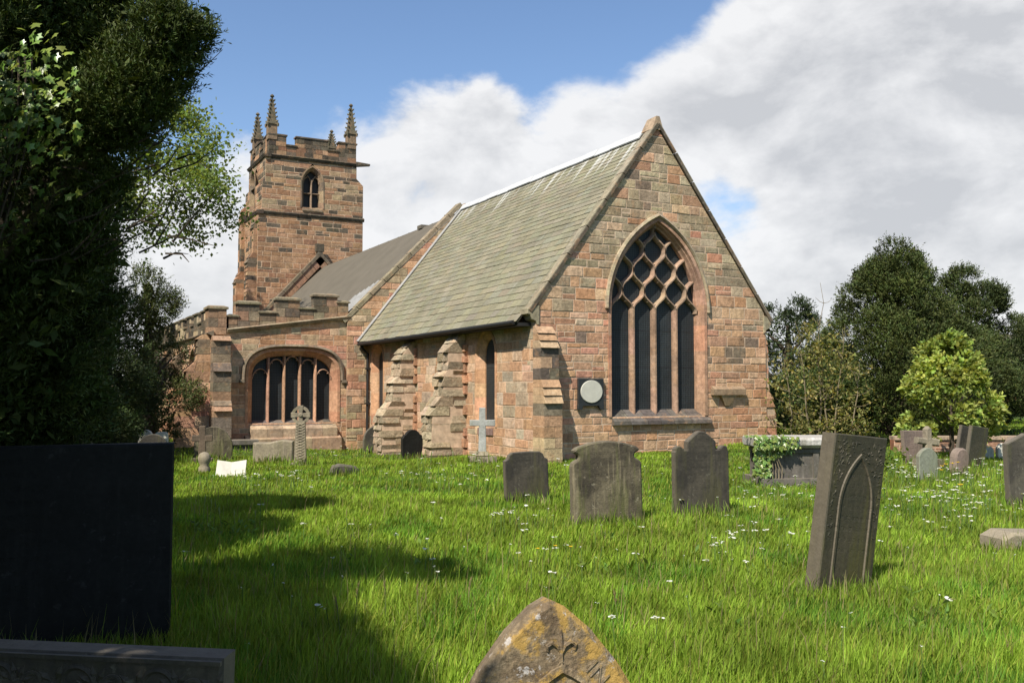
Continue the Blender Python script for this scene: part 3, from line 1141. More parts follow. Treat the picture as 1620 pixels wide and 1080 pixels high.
    for k, (x, sd) in enumerate(((-3.55, 42), (-6.85, 43))):
        b = MB(sd)
        S = [(-.8, .92, .95, .9), (.95, .94, 1.42, .64), (1.42, .62, 1.9, .6), (1.9, .66, 2.06, .5), (2.06, .5, 2.5, .48), (2.5, .52, 2.98, .1)]
        if k:
            S = [(-.9, 1.0, .85, .98), (.85, 1.0, 1.25, .7), (1.25, .68, 1.75, .66), (1.75, .72, 1.95, .5), (1.95, .5, 2.4, .46), (2.4, .52, 2.92, .1)]
        buttress(b, (x, 0, 0), (-1, 0, 0), (0, -1, 0), .62, S, pal_tan, (.24, .36), (.3, .5), .045)
        # toothing of broken red stones where it meets the wall
        for z in np.arange(-.1, 2.7, .26):
            q = b.r.uniform(.1, .22)
            if b.r.random() < .75:
                b.box((x - .02, -.03 - q * .35, z + b.r.uniform(0, .04)), (x + .04 + q * .5, .0, z + b.r.uniform(.17, .25)), jit(b.r, (.41, .225, .135), .2), 0)
        part(b.build('buttress', [M['grey'], M['mort']]))['label'] = 'ruined stepped grey buttress stub'
    b = MB(44)
    buttress(b, (-.02, 6.55, 0), (-1, 0, 0), (0, 1, 0), .5, [(-.3, .34, .95, .33), (.95, .34, 1.55, .12), (1.55, .12, 2.3, .1), (2.3, .12, 2.9, .02)], pal_gable, (.2, .28), (.5, .7), .02)
    part(b.build('buttress', [M['sand'], M['mort']]))
    # worn string fragment with a broken corbel on the east wall
    br = MB(45)
    br.box((-.02, 4.78, 1.46), (.13, 5.78, 1.6), (.27, .19, .12), 0)
    br.hexa([(0, 4.8, 1.6), (.13, 4.8, 1.6), (.13, 5.78, 1.6), (0, 5.78, 1.6)], [(0, 4.8, 1.68), (.03, 4.8, 1.66), (.03, 5.78, 1.66), (0, 5.78, 1.68)], (.27, .19, .12), 0)
    br.hexa([(0, 5.2, 1.2), (.04, 5.2, 1.2), (.04, 5.34, 1.2), (0, 5.34, 1.2)], [(0, 5.02, 1.46), (.12, 5.02, 1.46), (.12, 5.5, 1.46), (0, 5.5, 1.46)], (.36, .25, .15), 0)
    part(br.build('wall_bracket', M['trim']))


def build_nave_aisle():
    YC = 3.27
    # nave east gable above the chancel roof
    mb = MB(51)
    X = -10.88
    AP, EZ, YL, YR = 7.72, 3.72, -.72, 2 * YC + .72
    sl = (AP - EZ) / (YC - YL)
    left = lambda z: YL if z < EZ else YC - (AP - z) / sl
    right = lambda z: YR if z < EZ else YC + (AP - z) / sl
    zs = courses(mb.r, -.9, AP, .17, .27, (EZ,))
    masonry(mb, (X, 0, 0), (0, 1, 0), (1, 0, 0), zs, left, right, [], pal_nave, (.25, .55))
    mb.face([(X - .3, YL, 3.0), (-27.4, YL, 3.0), (-27.4, YL, 3.9), (X - .3, YL, 3.9)], (.3, .2, .13), 0)
    mb.face([(X - .3, YR, -1), (-27.4, YR, -1), (-27.4, YR, 3.9), (X - .3, YR, 3.9)], (.3, .2, .13), 0)
    mb.face([(X, YL, -1), (X - .4, YL, -1), (X - .4, YL, EZ), (X, YL, EZ)], (.3, .2, .13), 0)
    part(mb.build('nave_wall', [M['sand'], M['mort']]))
    # coping of that gable, and of the west one against the tower
    cp = MB(52)
    for sd in (-1, 1):
        A = Vector((X, YC + sd * (YC - YL + .08), EZ - .06)); B = Vector((X, YC, AP + .06))
        nv = Vector((0, sd * sl, 1)).normalized()
        for k in range(9):
            a = A.lerp(B, k / 9 + .002); b = A.lerp(B, (k + 1) / 9 - .002)
            cp.hexa([a + Vector((.03, 0, 0)), b + Vector((.03, 0, 0)), b + Vector((-.36, 0, 0)), a + Vector((-.36, 0, 0))],
                    [a + Vector((.03, 0, 0)) + nv * .12, b + Vector((.03, 0, 0)) + nv * .12, b + Vector((-.36, 0, 0)) + nv * .12, a + Vector((-.36, 0, 0)) + nv * .12], jit(cp.r, (.22, .18, .12), .12), 0)
    part(cp.build('nave_coping', M['trim']))
    c2 = MB(53)
    XW = -27.25
    for sd in (-1, 1):
        A = Vector((XW, YC - .2 + sd * 3.0, 4.75)); B = Vector((XW, YC - .2, 8.08))
        nv = Vector((0, sd, 1)).normalized()
        for k in range(7):
            a = A.lerp(B, k / 7 + .002); b = A.lerp(B, (k + 1) / 7 - .002)
            c2.hexa([a + Vector((.15, 0, 0)) - nv * .35, b + Vector((.15, 0, 0)) - nv * .35, b + Vector((-.25, 0, 0)) - nv * .35, a + Vector((-.25, 0, 0)) - nv * .35],
                    [a + Vector((.15, 0, 0)), b + Vector((.15, 0, 0)), b + Vector((-.25, 0, 0)), a + Vector((-.25, 0, 0))], jit(c2.r, (.26, .15, .095)), 0)
            c2.hexa([a + Vector((.2, 0, 0)), b + Vector((.2, 0, 0)), b + Vector((-.28, 0, 0)), a + Vector((-.28, 0, 0))],
                    [a + Vector((.2, 0, 0)) + nv * .14, b + Vector((.2, 0, 0)) + nv * .14, b + Vector((-.28, 0, 0)) + nv * .14, a + Vector((-.28, 0, 0)) + nv * .14], jit(c2.r, (.15, .12, .085), .15), 0)
    y = YC - .2
    c2.hexa([(XW - .18, y - .2, 8.0), (XW + .18, y - .2, 8.0), (XW + .18, y + .2, 8.0), (XW - .18, y + .2, 8.0)],
            [(XW - .12, y - .12, 8.3), (XW + .12, y - .12, 8.3), (XW + .12, y + .12, 8.3), (XW - .12, y + .12, 8.3)], (.09, .075, .055), 0)
    c2.box((XW - .14, y - .2, 8.3), (XW + .14, y + .2, 8.68), (.085, .07, .05), 0)
    part(c2.build('west_gable_coping', M['trim']))
    # nave roof
    rf = MB(54)
    for sd in (-1, 1):
        ye = YC + sd * (YC - YL + .1); ze = 3.62
        n = 14
        for k in range(n):
            xa, xb = -11.2 - 16.0 * k / n, -11.2 - 16.0 * (k + 1) / n
            rf.hexa([(xa, ye, ze - .1), (xb, ye, ze - .1), (xb, YC, 7.45), (xa, YC, 7.45)],
                    [(xa, ye, ze), (xb, ye, ze), (xb, YC, 7.56), (xa, YC, 7.56)], (.1, .1, .1), 0)
            rf.box((min(xa, xb) - .012, YC - .02, 7.5), (min(xa, xb) + .012, YC + .02, 7.565), (.1, .1, .1), 0)
    for x in (-14.4, -11.9):
        rf.box((x - .2, YC - .14, 7.5), (x + .2, YC + .14, 7.63), (.1, .1, .1), 0)
    part(rf.build('nave_roof', M['felt']))
    ld = MB(55)
    for k in range(9):
        a, b = k / 9, (k + 1) / 9
        q = lambda t, s_, h: Vector((-11.27 - 2.0 * t, -.74 + s_ * (1.7 + .0 * t), 3.70 + s_ * 1.7 * .985 + h))
        ld.hexa([q(a, 0, .0), q(b, 0, .0), q(b, 1 - .45 * b, .0), q(a, 1 - .45 * a, .0)], [q(a, 0, .03), q(b, 0, .03), q(b, 1 - .45 * b, .03), q(a, 1 - .45 * a, .03)], (.4, .4, .4), 0)
        ld.tube([q(a, 0, .06), q(a, 1 - .45 * a, .06)], .04, 6, (.4, .4, .4))
    part(ld.build('lead_flashing', M['lead']))

    # south aisle: east wall
    XE = -10.95
    plE = Plane((XE, 0, 0), (0, 1, 0), (1, 0, 0))
    aw = dict(uc=-2.38, hw=1.22, zs=.56, zsp=1.86, rise=.74, kind='basket')
    ap = lambda o: arch_path(o=o, **aw)
    mb = MB(61)
    top = lambda y: 3.34 + (y + 4.34) * .139
    left = lambda z: -4.84 if z < 3.27 else min(-.7, -4.34 + (z - 3.34) / .139)
    zs = courses(mb.r, -.8, 3.82, .17, .26, (.56, 3.27))
    masonry(mb, plE.O, plE.U, plE.N, zs, left, lambda z: -.65, [hole_of(ap(.22))], pal_aisle, (.25, .6), split=.1, joint=.018, relief=(.003, .010))
    # south wall
    plS = Plane((XE, -4.84, 0), (-1, 0, 0), (0, -1, 0))
    sw = [dict(uc=c, hw=.75, zs=.9, zsp=1.9, rise=.9, kind='pointed') for c in (3.3, 7.4, 11.5)]
    sp = [lambda o, q=q: arch_path(o=o, n=8, **q) for q in sw]
    zs = courses(mb.r, -.8, 3.3, .18, .26, (.9,))
    masonry(mb, plS.O, plS.U, plS.N, zs, lambda z: 0.0, lambda z: 16.2, [hole_of(q(.14)) for q in sp], pal_aisle, (.3, .6))
    part(mb.build('aisle_wall', [M['sand'], M['mort']]))
    rf = MB(62)
    rf.hexa([(-11.2, -4.6, 3.3), (-27.2, -4.6, 3.3), (-27.2, -.7, 3.85), (-11.2, -.7, 3.85)], [(-11.2, -4.6, 3.4), (-27.2, -4.6, 3.4), (-27.2, -.7, 3.95), (-11.2, -.7, 3.95)], (.1, .1, .1), 0)
    part(rf.build('aisle_roof', M['lead']))
    for q, pth in zip(sw, sp):
        f = MB(63)
        sweep_frame(f, plS, pth, [(.17, .0), (.17, .02), (.1, .02), (.0, -.2), (.0, -.3)], pal_aisle)
        for uu in (-.25, .25):
            f.bar([plS(q['uc'] + uu, .9, -.1), plS(q['uc'] + uu, 2.45, -.1)], (0, -1, 0), .1, .16, (.36, .22, .14), 0)
        w = part(f.build('arched_window', M['trim']))
        sub(glass_pane(plS, pth(.01), -.26, w), w)
    # east window of the aisle
    f = MB(64)
    palw = lambda u, z, r: jit(r, r.choice([(.42, .22, .13), (.45, .25, .15), (.39, .2, .12)]))
    sweep_frame(f, plE, ap, [(.24, .0), (.24, .025), (.16, .025), (.12, -.05), (.06, -.12), (.0, -.2), (.0, -.4)], palw)
    win = part(f.build('aisle_window', M['trim']))
    sub(glass_pane(plE, ap(.02), -.34, win), win)
    s = 2 * aw['hw'] / 5
    for k in range(1, 5):
        y = aw['uc'] - aw['hw'] + s * k
        e = abs(y - aw['uc']) / aw['hw']
        zt = aw['zsp'] + aw['rise'] * (1 - e ** 3.0) ** .33
        mm = MB(70 + k)
        mm.bar([plE(y, .56, -.13), plE(y, zt, -.13)], (1, 0, 0), .085, .16, jit(mm.r, (.42, .245, .155)), 0)
        sub(mm.build('mullion', M['trim']), win)
    tr = MB(75)
    for k in range(5):
        yc = aw['uc'] - aw['hw'] + s * (k + .5)
        zt = (2.16, 2.46, 2.55, 2.46, 2.16)[k]
        for sd in (-1, 1):
            pts = [plE(yc + sd * s * .5 * (1 - (i / 8) ** 1.5), zt - .26 + .3 * math.sin(i / 8 * math.pi / 2), -.15) for i in range(9)]
            tr.bar(pts, (1, 0, 0), .038, .1, (.36, .22, .145), 0)
            c = pts[4]
            tr.bar([c, c + Vector((0, -sd * .035, -.04))], (1, 0, 0), .025, .07, (.36, .22, .145), 0)
    sub(tr.build('tracery', M['trim']), win)
    hd = MB(76)
    hp = lambda o: [p for p in arch_path(o=o, n=18, **aw) if p[1] >= aw['zsp'] - .02]
    hood(hd, plE, hp, (.26, .36), .12, (.19, .15, .105))
    for e in (-1, 1):
        yy = aw['uc'] + e * (aw['hw'] + .36)
        hd.box((XE, yy - .07, 1.78), (XE + .12, yy + .07, 1.87), (.17, .135, .095), 0)
    sub(hd.build('hood_mould', M['trim']), win)
    sl_ = MB(77)
    for y0, y1, z0, z1, pr, c in ((-3.85, -.95, -.6, .12, .34, (.34, .24, .16)), (-3.7, -1.05, .12, .42, .22, (.36, .27, .18))):
        y = y0
        while y < y1 - .02:
            y2 = min(y1, y + sl_.r.uniform(.45, .8))
            if y2 > y1 - .25: y2 = y1
            sl_.hexa([(XE - .02, y + .005, z0), (XE + pr, y + .005, z0), (XE + pr, y2 - .005, z0), (XE - .02, y2 - .005, z0)],
                     [(XE - .02, y + .005, z1 + .1), (XE + pr, y + .005, z1 - .03), (XE + pr, y2 - .005, z1 - .03), (XE - .02, y2 - .005, z1 + .1)], jit(sl_.r, c, .15), 0)
            y = y2
    y = -3.62
    while y < -1.16:
        y2 = min(-1.14, y + .49)
        sl_.hexa([(XE - .32, y + .005, .4), (XE + .05, y + .005, .4), (XE + .05, y2 - .005, .4), (XE - .32, y2 - .005, .4)],
                 [(XE - .32, y + .005, .64), (XE + .04, y + .005, .5), (XE + .04, y2 - .005, .5), (XE - .32, y2 - .005, .64)], jit(sl_.r, (.13, .11, .095), .2), 0)
        y = y2
    sub(sl_.build('window_sill', M['trim']), win)
    # string course and battlements, climbing with the low roof
    sc_ = MB(78)
    n = 9
    for k in range(n):
        y0, y1 = -4.4 + 3.78 * k / n, -4.4 + 3.78 * (k + 1) / n
        z0, z1 = top(y0), top(y1)
        sc_.hexa([(XE - .05, y0, z0 - .08), (XE + .06, y0, z0 - .08), (XE + .06, y1 - .004, z1 - .08), (XE - .05, y1 - .004, z1 - .08)],
                 [(XE - .05, y0, z0 + .08), (XE + .14, y0, z0 + .02), (XE + .14, y1 - .004, z1 + .02), (XE - .05, y1 - .004, z1 + .08)], jit(sc_.r, (.24, .19, .13), .12), 0)
    part(sc_.build('string_course', M['trim']))
    sc_ = MB(178)
    for k in range(22):
        x0, x1 = XE + .14 - .75 * k, XE + .14 - .75 * (k + 1)
        sc_.hexa([(x1, -4.98, 3.22), (x0, -4.98, 3.22), (x0, -4.8, 3.15), (x1, -4.8, 3.15)], [(x1, -4.98, 3.25), (x0, -4.98, 3.25), (x0, -4.8, 3.32), (x1, -4.8, 3.32)], jit(sc_.r, (.15, .12, .085), .12), 0)
    part(sc_.build('string_course', M['trim']))
    pp = MB(79)
    pal = lambda u, z, r: jit(r, r.choice([(.22, .16, .105), (.17, .13, .09), (.27, .17, .105), (.12, .098, .07), (.24, .195, .125)]), .15)
    for y0, y1, up in ((-4.36, -4.1, .42), (-4.1, -3.45, .78), (-3.45, -2.95, .42), (-2.95, -2.22, .78), (-2.22, -1.78, .42), (-1.78, -1.02, .78), (-1.02, -.66, .5)):
        zb = top((y0 + y1) / 2) + .06
        stack(pp, (XE + .02, 0, 0), (0, 1, 0), (1, 0, 0), y0, y1, zb - .12, zb + up, .34, pal, cap=.12 if up > .6 else .09, capcol=(.21, .175, .115))
    stack(pp, (XE + .06, 0, 0), (0, 1, 0), (1, 0, 0), -4.95, -4.42, 3.2, 4.08, .55, pal, cap=.12, capcol=(.25, .2, .13))
    x = XE - .5
    k = 0
    while x > -26.5:
        w = .85 if k % 2 else .6
        stack(pp, (x, -4.82, 0), (-1, 0, 0), (0, -1, 0), 0, w, 3.2, 3.32 + (.75 if k % 2 else .42), .34, pal_dark, cap=.1, capcol=(.13, .11, .075))
        x -= w; k += 1
    part(pp.build('aisle_parapet', [M['tower'], M['mort']]))
    # the pair of buttresses on the corner
    pal = lambda u, z, r: jit(r, r.choice([(.16, .13, .095), (.22, .165, .11), (.30, .19, .12), (.13, .105, .08)]), .15)
    b = MB(81)
    buttress(b, (XE, -4.86, 0), (0, 1, 0), (1, 0, 0), .52, [(-.7, .62, .95, .62), (.95, .66, 1.25, .5), (1.25, .48, 2.1, .48), (2.1, .52, 2.35, .38), (2.35, .34, 3.0, .34), (3.0, .38, 3.15, .25)], pal, (.24, .34), (.5, .7), .006)
    part(b.build('buttress', [M['sand'], M['mort']]))
    b = MB(82)
    pal = lambda u, z, r: jit(r, r.choice(WARM if z < 1.2 or r.random() < .5 else [(.16, .13, .095), (.22, .165, .11)]), .12)
    buttress(b, (XE - .06, -4.84, 0), (-1, 0, 0), (0, -1, 0), .55, [(-.7, .95, .95, .95), (.95, .98, 1.3, .7), (1.3, .68, 2.1, .68), (2.1, .72, 2.4, .42), (2.4, .38, 3.05, .36), (3.05, .4, 3.2, .2)], pal, (.24, .34), (.35, .55), .006)
    part(b.build('buttress', [M['sand'], M['mort']]))
    for k in (5.35, 9.4, 13.5):
        b = MB(83)
        buttress(b, (XE - k, -4.84, 0), (-1, 0, 0), (0, -1, 0), .5, [(-.7, .7, .95, .7), (.95, .72, 1.3, .5), (1.3, .48, 2.4, .46), (2.4, .5, 2.8, .1)], pal, (.24, .34), (.35, .55), .006)
        part(b.build('buttress', [M['sand'], M['mort']]))


def pinnacle(x, y, z0, z1, parent):
    p = MB(int(abs(x * 37 + y * 11)))
    c = (.105, .09, .06)
    w = .22
    p.box((x - w, y - w, z0 - .4), (x + w, y + w, z0 + .35), (.2, .14, .09), 0)
    for k in range(4):                                   # gablets over the shaft
        a = k * math.pi / 2
        d = Vector((math.cos(a), math.sin(a), 0)); s_ = Vector((-math.sin(a), math.cos(a), 0))
        o = Vector((x, y, z0 + .35))
        p.hexa([o + d * .16 - s_ * .24, o + d * .27 - s_ * .24, o + d * .27 + s_ * .24, o + d * .16 + s_ * .24],
               [o + d * .14 - s_ * .02 + Vector((0, 0, .34)), o + d * .2 - s_ * .02 + Vector((0, 0, .34)), o + d * .2 + s_ * .02 + Vector((0, 0, .34)), o + d * .14 + s_ * .02 + Vector((0, 0, .34))], jit(p.r, c), 0)
        kn = o + (d + s_) * .24
        p.tube([kn + Vector((0, 0, -.1)), kn + Vector((0, 0, .02)), kn + Vector((0, 0, .1))], [.05, .07, .02], 6, jit(p.r, c))
    za = z0 + .4
    p.hexa([(x - .2, y - .2, za), (x + .2, y - .2, za), (x + .2, y + .2, za), (x - .2, y + .2, za)],
           [(x - .045, y - .045, z1), (x + .045, y - .045, z1), (x + .045, y + .045, z1), (x - .045, y + .045, z1)], c, 0)
    n = 6
    for k in range(n):                                   # crockets up the four edges
        t = (k + .5) / n
        z = za + (z1 - za) * t
        w = .2 + (.045 - .2) * t
        for sx, sy in ((1, 1), (1, -1), (-1, 1), (-1, -1)):
            q = Vector((x + sx * w, y + sy * w, z)); e = Vector((sx, sy, 0)).normalized()
            p.tube([q - e * .02, q + e * .05 + Vector((0, 0, .01)), q + e * .085 + Vector((0, 0, .06))], [.045, .045, .02], 5, jit(p.r, (.13, .115, .07), .2))
    p.tube([(x, y, z1 - .02), (x, y, z1 + .06), (x, y, z1 + .1), (x, y, z1 + .16), (x, y, z1 + .22)], [.05, .05, .11, .09, .02], 8, c)
    o = p.build('pinnacle', M['tower'])
    o.parent = parent
    return o


def build_tower():
    X0, X1 = -27.6, -31.3
    plE = Plane((X0, 0, 0), (0, 1, 0), (1, 0, 0))
    bw = dict(uc=2.78, hw=.4, zs=10.5, zsp=11.72, rise=.68, kind='pointed')
    bp = lambda o: arch_path(o=o, n=8, **bw)
    mb = MB(91)
    ylo = lambda z: .13 if z < 10.1 else (.30 if z < 11.6 else .46)
    yhi = lambda z: 5.4 if z < 11.85 else (5.4 - (z - 11.85) if z < 12.2 else 5.05)
    for a, b, fo in ((-1, 10.1, ()), (10.1, 11.6, (10.5,)), (11.6, 12.9, (11.85, 12.2))):
        zs = courses(mb.r, a, b, .2, .3, fo)
        l = ylo((a + b) / 2)
        masonry(mb, plE.O, plE.U, plE.N, zs, lambda z, l=l: l, lambda z: yhi(min(z, b - .001)), [hole_of(bp(.16))], pal_tower, (.35, .75), joint=.028, split=.04, relief=(.004, .014))
    plS = Plane((X0, .30, 0), (-1, 0, 0), (0, -1, 0))
    sw = dict(uc=2.0, hw=.4, zs=10.5, zsp=11.72, rise=.68, kind='pointed')
    swp = lambda o: arch_path(o=o, n=8, **sw)
    TW = X0 - X1
    for a, b, yp, fo in ((-1, 10.1, .13, ()), (10.1, 11.6, .30, (10.5,)), (11.6, 12.9, .46, ())):
        zs = courses(mb.r, a, b, .2, .3, fo)
        masonry(mb, (X0, yp, 0), plS.U, plS.N, zs, lambda z: 0.0, lambda z: TW, [hole_of(swp(.16))], lambda u, z, r: pal_tower(u * 5.3 / TW, z, r), (.35, .75), joint=.028, split=.04, relief=(.004, .014))
        yn = 5.4 if b < 11 else 5.05
        mb.face([(X1, yp, a), (X1, yn, a), (X1, yn, b), (X1, yp, b)], (.28, .16, .1), 0)
        mb.face([(X1, yn, a), (X0, yn, a), (X0, yn, b), (X1, yn, b)], (.28, .16, .1), 0)
    for za, zb, ya, yb in ((10.1, 10.22, .13, .30), (11.6, 11.75, .30, .46)):
        mb.hexa([(X1, ya, za - .03), (X0 - .002, ya, za - .03), (X0 - .002, yb + .1, za - .03), (X1, yb + .1, za - .03)], [(X1, ya, za), (X0 - .002, ya, za), (X0 - .002, yb + .03, zb + .05), (X1, yb + .03, zb + .05)], (.1, .08, .06), 0)
    mb.box((X0 - .9, 5.0, 10.1), (X0 - .004, 5.4, 11.85), (.25, .15, .1), 0)
    mb.hexa([(X0 - .9, 5.0, 11.85), (X0 - .004, 5.0, 11.85), (X0 - .004, 5.4, 11.85), (X0 - .9, 5.4, 11.85)], [(X0 - .9, 5.0, 12.2), (X0 - .004, 5.0, 12.2), (X0 - .004, 5.05, 12.2), (X0 - .9, 5.05, 12.2)], (.12, .1, .07), 0)
    # flat roof behind the battlements
    mb.box((X1 + .1, .5, 12.8), (X0 - .1, 5.0, 12.95), (.1, .1, .1), 0)
    tw = part(mb.build('tower', [M['tower'], M['mort2']]))
    # stepped buttresses on the south side
    pal = lambda u, z, r: jit(r, r.choice(TOWR if r.random() < .6 else SOOT), .15)
    for x, S in ((X0 - .1, [(-1, .45, 7.6, .42), (7.6, .46, 8.1, .2), (8.1, .18, 9.3, .17), (9.3, .2, 9.7, .02)]),
                 (X1 + .75, [(-1, .42, 6.9, .40), (6.9, .44, 7.5, .2), (7.5, .18, 10.0, .17), (10.0, .2, 10.8, .05)])):
        b = MB(92)
        buttress(b, (x, .13, 0), (-1, 0, 0), (0, -1, 0), .75, S, pal, (.26, .36), (.35, .6), .005)
        sub(b.build('buttress', [M['tower'], M['mort2']]), tw)
    # string courses
    for z, lo, hi, pr in ((10.1, .06, 5.46, .1), (12.9, .5, 5.08, .13)):
        s_ = MB(int(z * 10))
        n = 8
        for k in range(n):
            a, b = lo + (hi - lo) * k / n, lo + (hi - lo) * (k + 1) / n
            c = jit(s_.r, (.085, .07, .05), .2)
            s_.hexa([(X0 - .02, a, z - .09), (X0 + pr * .5, a, z - .09), (X0 + pr * .5, b - .004, z - .09), (X0 - .02, b - .004, z - .09)],
                    [(X0 - .02, a, z + .12), (X0 + pr, a, z + .03), (X0 + pr, b - .004, z + .03), (X0 - .02, b - .004, z + .12)], c, 0)
        y = .13 if z < 11 else .46
        for k in range(8):
            a, b = X0 + pr - (TW + pr) * k / 8, X0 + pr - (TW + pr) * (k + 1) / 8
            c = jit(s_.r, (.075, .06, .045), .2)
            s_.hexa([(b + .004, y - pr * .5, z - .09), (a, y - pr * .5, z - .09), (a, y + .25, z - .09), (b + .004, y + .25, z - .09)],
                    [(b + .004, y - pr, z + .03), (a, y - pr, z + .03), (a, y + .25, z + .12), (b + .004, y + .25, z + .12)], c, 0)
        sub(s_.build('string_course', M['tower']), tw)
    ws = MB(93)
    ws.hexa([(X0 - .3, 5.0, 12.85), (X0 + .12, 5.0, 12.85), (X0 + .06, 5.75, 12.93), (X0 - .12, 5.75, 12.93)], [(X0 - .3, 5.0, 13.05), (X0 + .12, 5.0, 13.05), (X0 + .06, 5.75, 13.02), (X0 - .12, 5.75, 13.02)], (.11, .09, .065), 0)
    sub(ws.build('waterspout', M['tower']), tw)
    # battlements
    pp = MB(94)
    pal = lambda u, z, r: jit(r, r.choice(SOOT if r.random() < .62 else TOWR), .2)
    for y0, y1, up in ((.6, 1.46, 1), (1.46, 1.95, .45), (1.95, 3.55, 1), (3.55, 4.1, .45), (4.1, 5.02, 1)):
        stack(pp, (X0 + .02, 0, 0), (0, 1, 0), (1, 0, 0), y0, y1, 12.95, 13.2 + up * .85, .35, pal, (.3, .5), (.2, .28), cap=.13, capcol=(.09, .075, .055))
    for k, (a, b, up) in enumerate(((.36, 1.2, 1), (1.2, 1.75, .45), (1.75, 2.9, 1), (2.9, 3.3, .45), (3.3, 4.1, 1))):
        for yy, nn in ((.6, -1), (5.02, 1)):
            stack(pp, (X0, yy, 0), (-1, 0, 0), (0, nn, 0), a, b, 12.95, 13.2 + up * .85, .35, pal, (.3, .5), (.2, .28), cap=.13, capcol=(.08, .065, .05))
    for y0, y1, up in ((.95, 1.95, .45), (1.95, 3.55, 1), (3.55, 4.7, .45)):
        stack(pp, (X1 + .35, 0, 0), (0, 1, 0), (1, 0, 0), y0, y1, 12.95, 13.2 + up * .85, .35, pal, (.3, .5), (.2, .28), cap=.13, capcol=(.08, .065, .05))
    sub(pp.build('parapet', [M['tower'], M['mort2']]), tw)
    for x, y, h in ((X0 - .17, .78, 15.75), (X0 - .17, 4.78, 15.85), (X1 + .3, .8, 15.7), (X1 + .3, 4.75, 15.3)):
        pinnacle(x, y, 14.1, h, tw)
    # belfry windows
    for pl, q, pth in ((plE, bw, bp), (plS, sw, swp)):
        f = MB(95)
        sweep_frame(f, pl, pth, [(.2, .0), (.2, .03), (.13, .03), (.0, -.2), (.0, -.42)], lambda u, z, r: jit(r, r.choice([(.27, .19, .12), (.22, .15, .1), (.15, .115, .08)])), .3)
        uc = q['uc']
        N_ = tuple(pl.N)
        f.bar([pl(uc, 10.5, -.16), pl(uc, 11.95, -.16)], N_, .1, .14, (.27, .19, .13), 0)
        f.bar([pl(uc - .4, 11.25, -.18), pl(uc + .4, 11.25, -.18)], N_, .07, .1, (.24, .17, .115), 0)
        for sd in (-1, 1):
            f.bar([pl(uc + sd * .2 + sd * .2 * math.cos(a), 11.75 + .32 * math.sin(a), -.17) for a in (0, .5, 1.0, 1.5)], N_, .06, .1, (.24, .17, .115), 0)
            f.bar([pl(uc, 11.75, -.17), pl(uc + sd * .1, 12.02, -.17), pl(uc + sd * .22, 12.14, -.17)], N_, .06, .1, (.24, .17, .115), 0)
        f.hexa([pl(uc - .5, 10.33, .08), pl(uc + .5, 10.33, .08), pl(uc + .5, 10.33, -.4), pl(uc - .5, 10.33, -.4)], [pl(uc - .5, 10.42, .07), pl(uc + .5, 10.42, .07), pl(uc + .5, 10.62, -.4), pl(uc - .5, 10.62, -.4)], (.2, .15, .1), 0)
        f.face([pl(u, z, -.4) for u, z in pth(.02)], (.012, .011, .01), 1)
        sub(f.build('belfry_window', [M['trim'], M['iron']]), tw)


build_chancel()
build_nave_aisle()
build_tower()

# oval memorial on the east wall
tb = empty('wall_tablet', (0.02, 1.36, 1.2))
tag(tb, 'black slate wall memorial with a pale oval disc, left of the big east window', 'memorial')
q = MB()
q.prism([(-.34, .04), (-.34, -.05), (-.24, -.05), (-.2, .03), (.2, .03), (.24, -.05), (.34, -.05), (.34, .04), (.33, .08), (.33, .64), (-.33, .64), (-.33, .08)], .07, (.03, .03, .03), 0, .008, lambda p: Vector((p[1] * -1 + .035, p[0], p[2])))
q.build('backplate', mat_plain("black_slate", (.022, .024, .024), .5, .4, .3, 9), tb)
q = MB()
q.prism([(.285 * math.cos(a), .35 + .25 * math.sin(a)) for a in np.linspace(0, 2 * math.pi, 40, endpoint=False)], .024, (.6, .58, .5), 0, .008, lambda p: Vector((p[1] * -1 + .078, p[0], p[2])))
d_ = q.build('oval_disc', mat_plain("cream_marble", (.5, .48, .4), .6, .3, .1, 6, .002), tb)


# ------------------------------------------------------------------ headstones and monuments
SLATE = mat_grave("dark_slate", (.058, .050, .036), (.026, .023, .018), (.20, .19, .14), .3, (.06, .058, .02), .6, .75, text=True)
SLATE2 = mat_grave("grey_slate", (.085, .075, .055), (.042, .037, .029), (.26, .25, .2), .3, (.07, .07, .026), .5, .75, text=True)
BROWN = mat_grave("brown_gravestone", (.125, .105, .066), (.036, .030, .021), (.33, .30, .21), .6, (.085, .09, .027), .65, .9, text=True, bump=.009, streak=.8)
LICHEN = mat_grave("lichen_gravestone", (.23, .175, .105), (.10, .068, .038), (.50, .47, .43), .5, (.12, .08, .03), .4, .9, sc=2.0, bump=.009, crust=(.36, .22, .05), edge=.25)
MOSSY = mat_grave("mossy_slate", (.05, .043, .026), (.032, .03, .018), (.13, .12, .07), .2, (.075, .07, .016), .6, .6, text=True, bump=.004)
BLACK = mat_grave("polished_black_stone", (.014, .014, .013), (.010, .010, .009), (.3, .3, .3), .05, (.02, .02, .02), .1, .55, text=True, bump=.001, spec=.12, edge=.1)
TANS = mat_grave("tan_gravestone", (.26, .22, .15), (.16, .135, .095), (.42, .4, .33), .4, (.15, .14, .06), .3, .9, bump=.008)
GREYS = mat_grave("pale_grey_stone", (.36, .36, .33), (.24, .24, .215), (.5, .5, .46), .4, (.22, .24, .15), .35, .8)
GREEN = mat_grave("grey_green_stone", (.19, .2, .15), (.14, .15, .105), (.3, .3, .24), .25, (.13, .15, .07), .35, .8)
PINK = mat_grave("pinkish_gravestone", (.20, .145, .115), (.13, .1, .08), (.3, .27, .22), .35, (.12, .1, .05), .3, .8, text=True)
CHEST = mat_grave("chest_tomb_stone", (.135, .12, .10), (.08, .072, .06), (.36, .35, .31), .3, (.09, .085, .04), .3, .85, bump=.006)
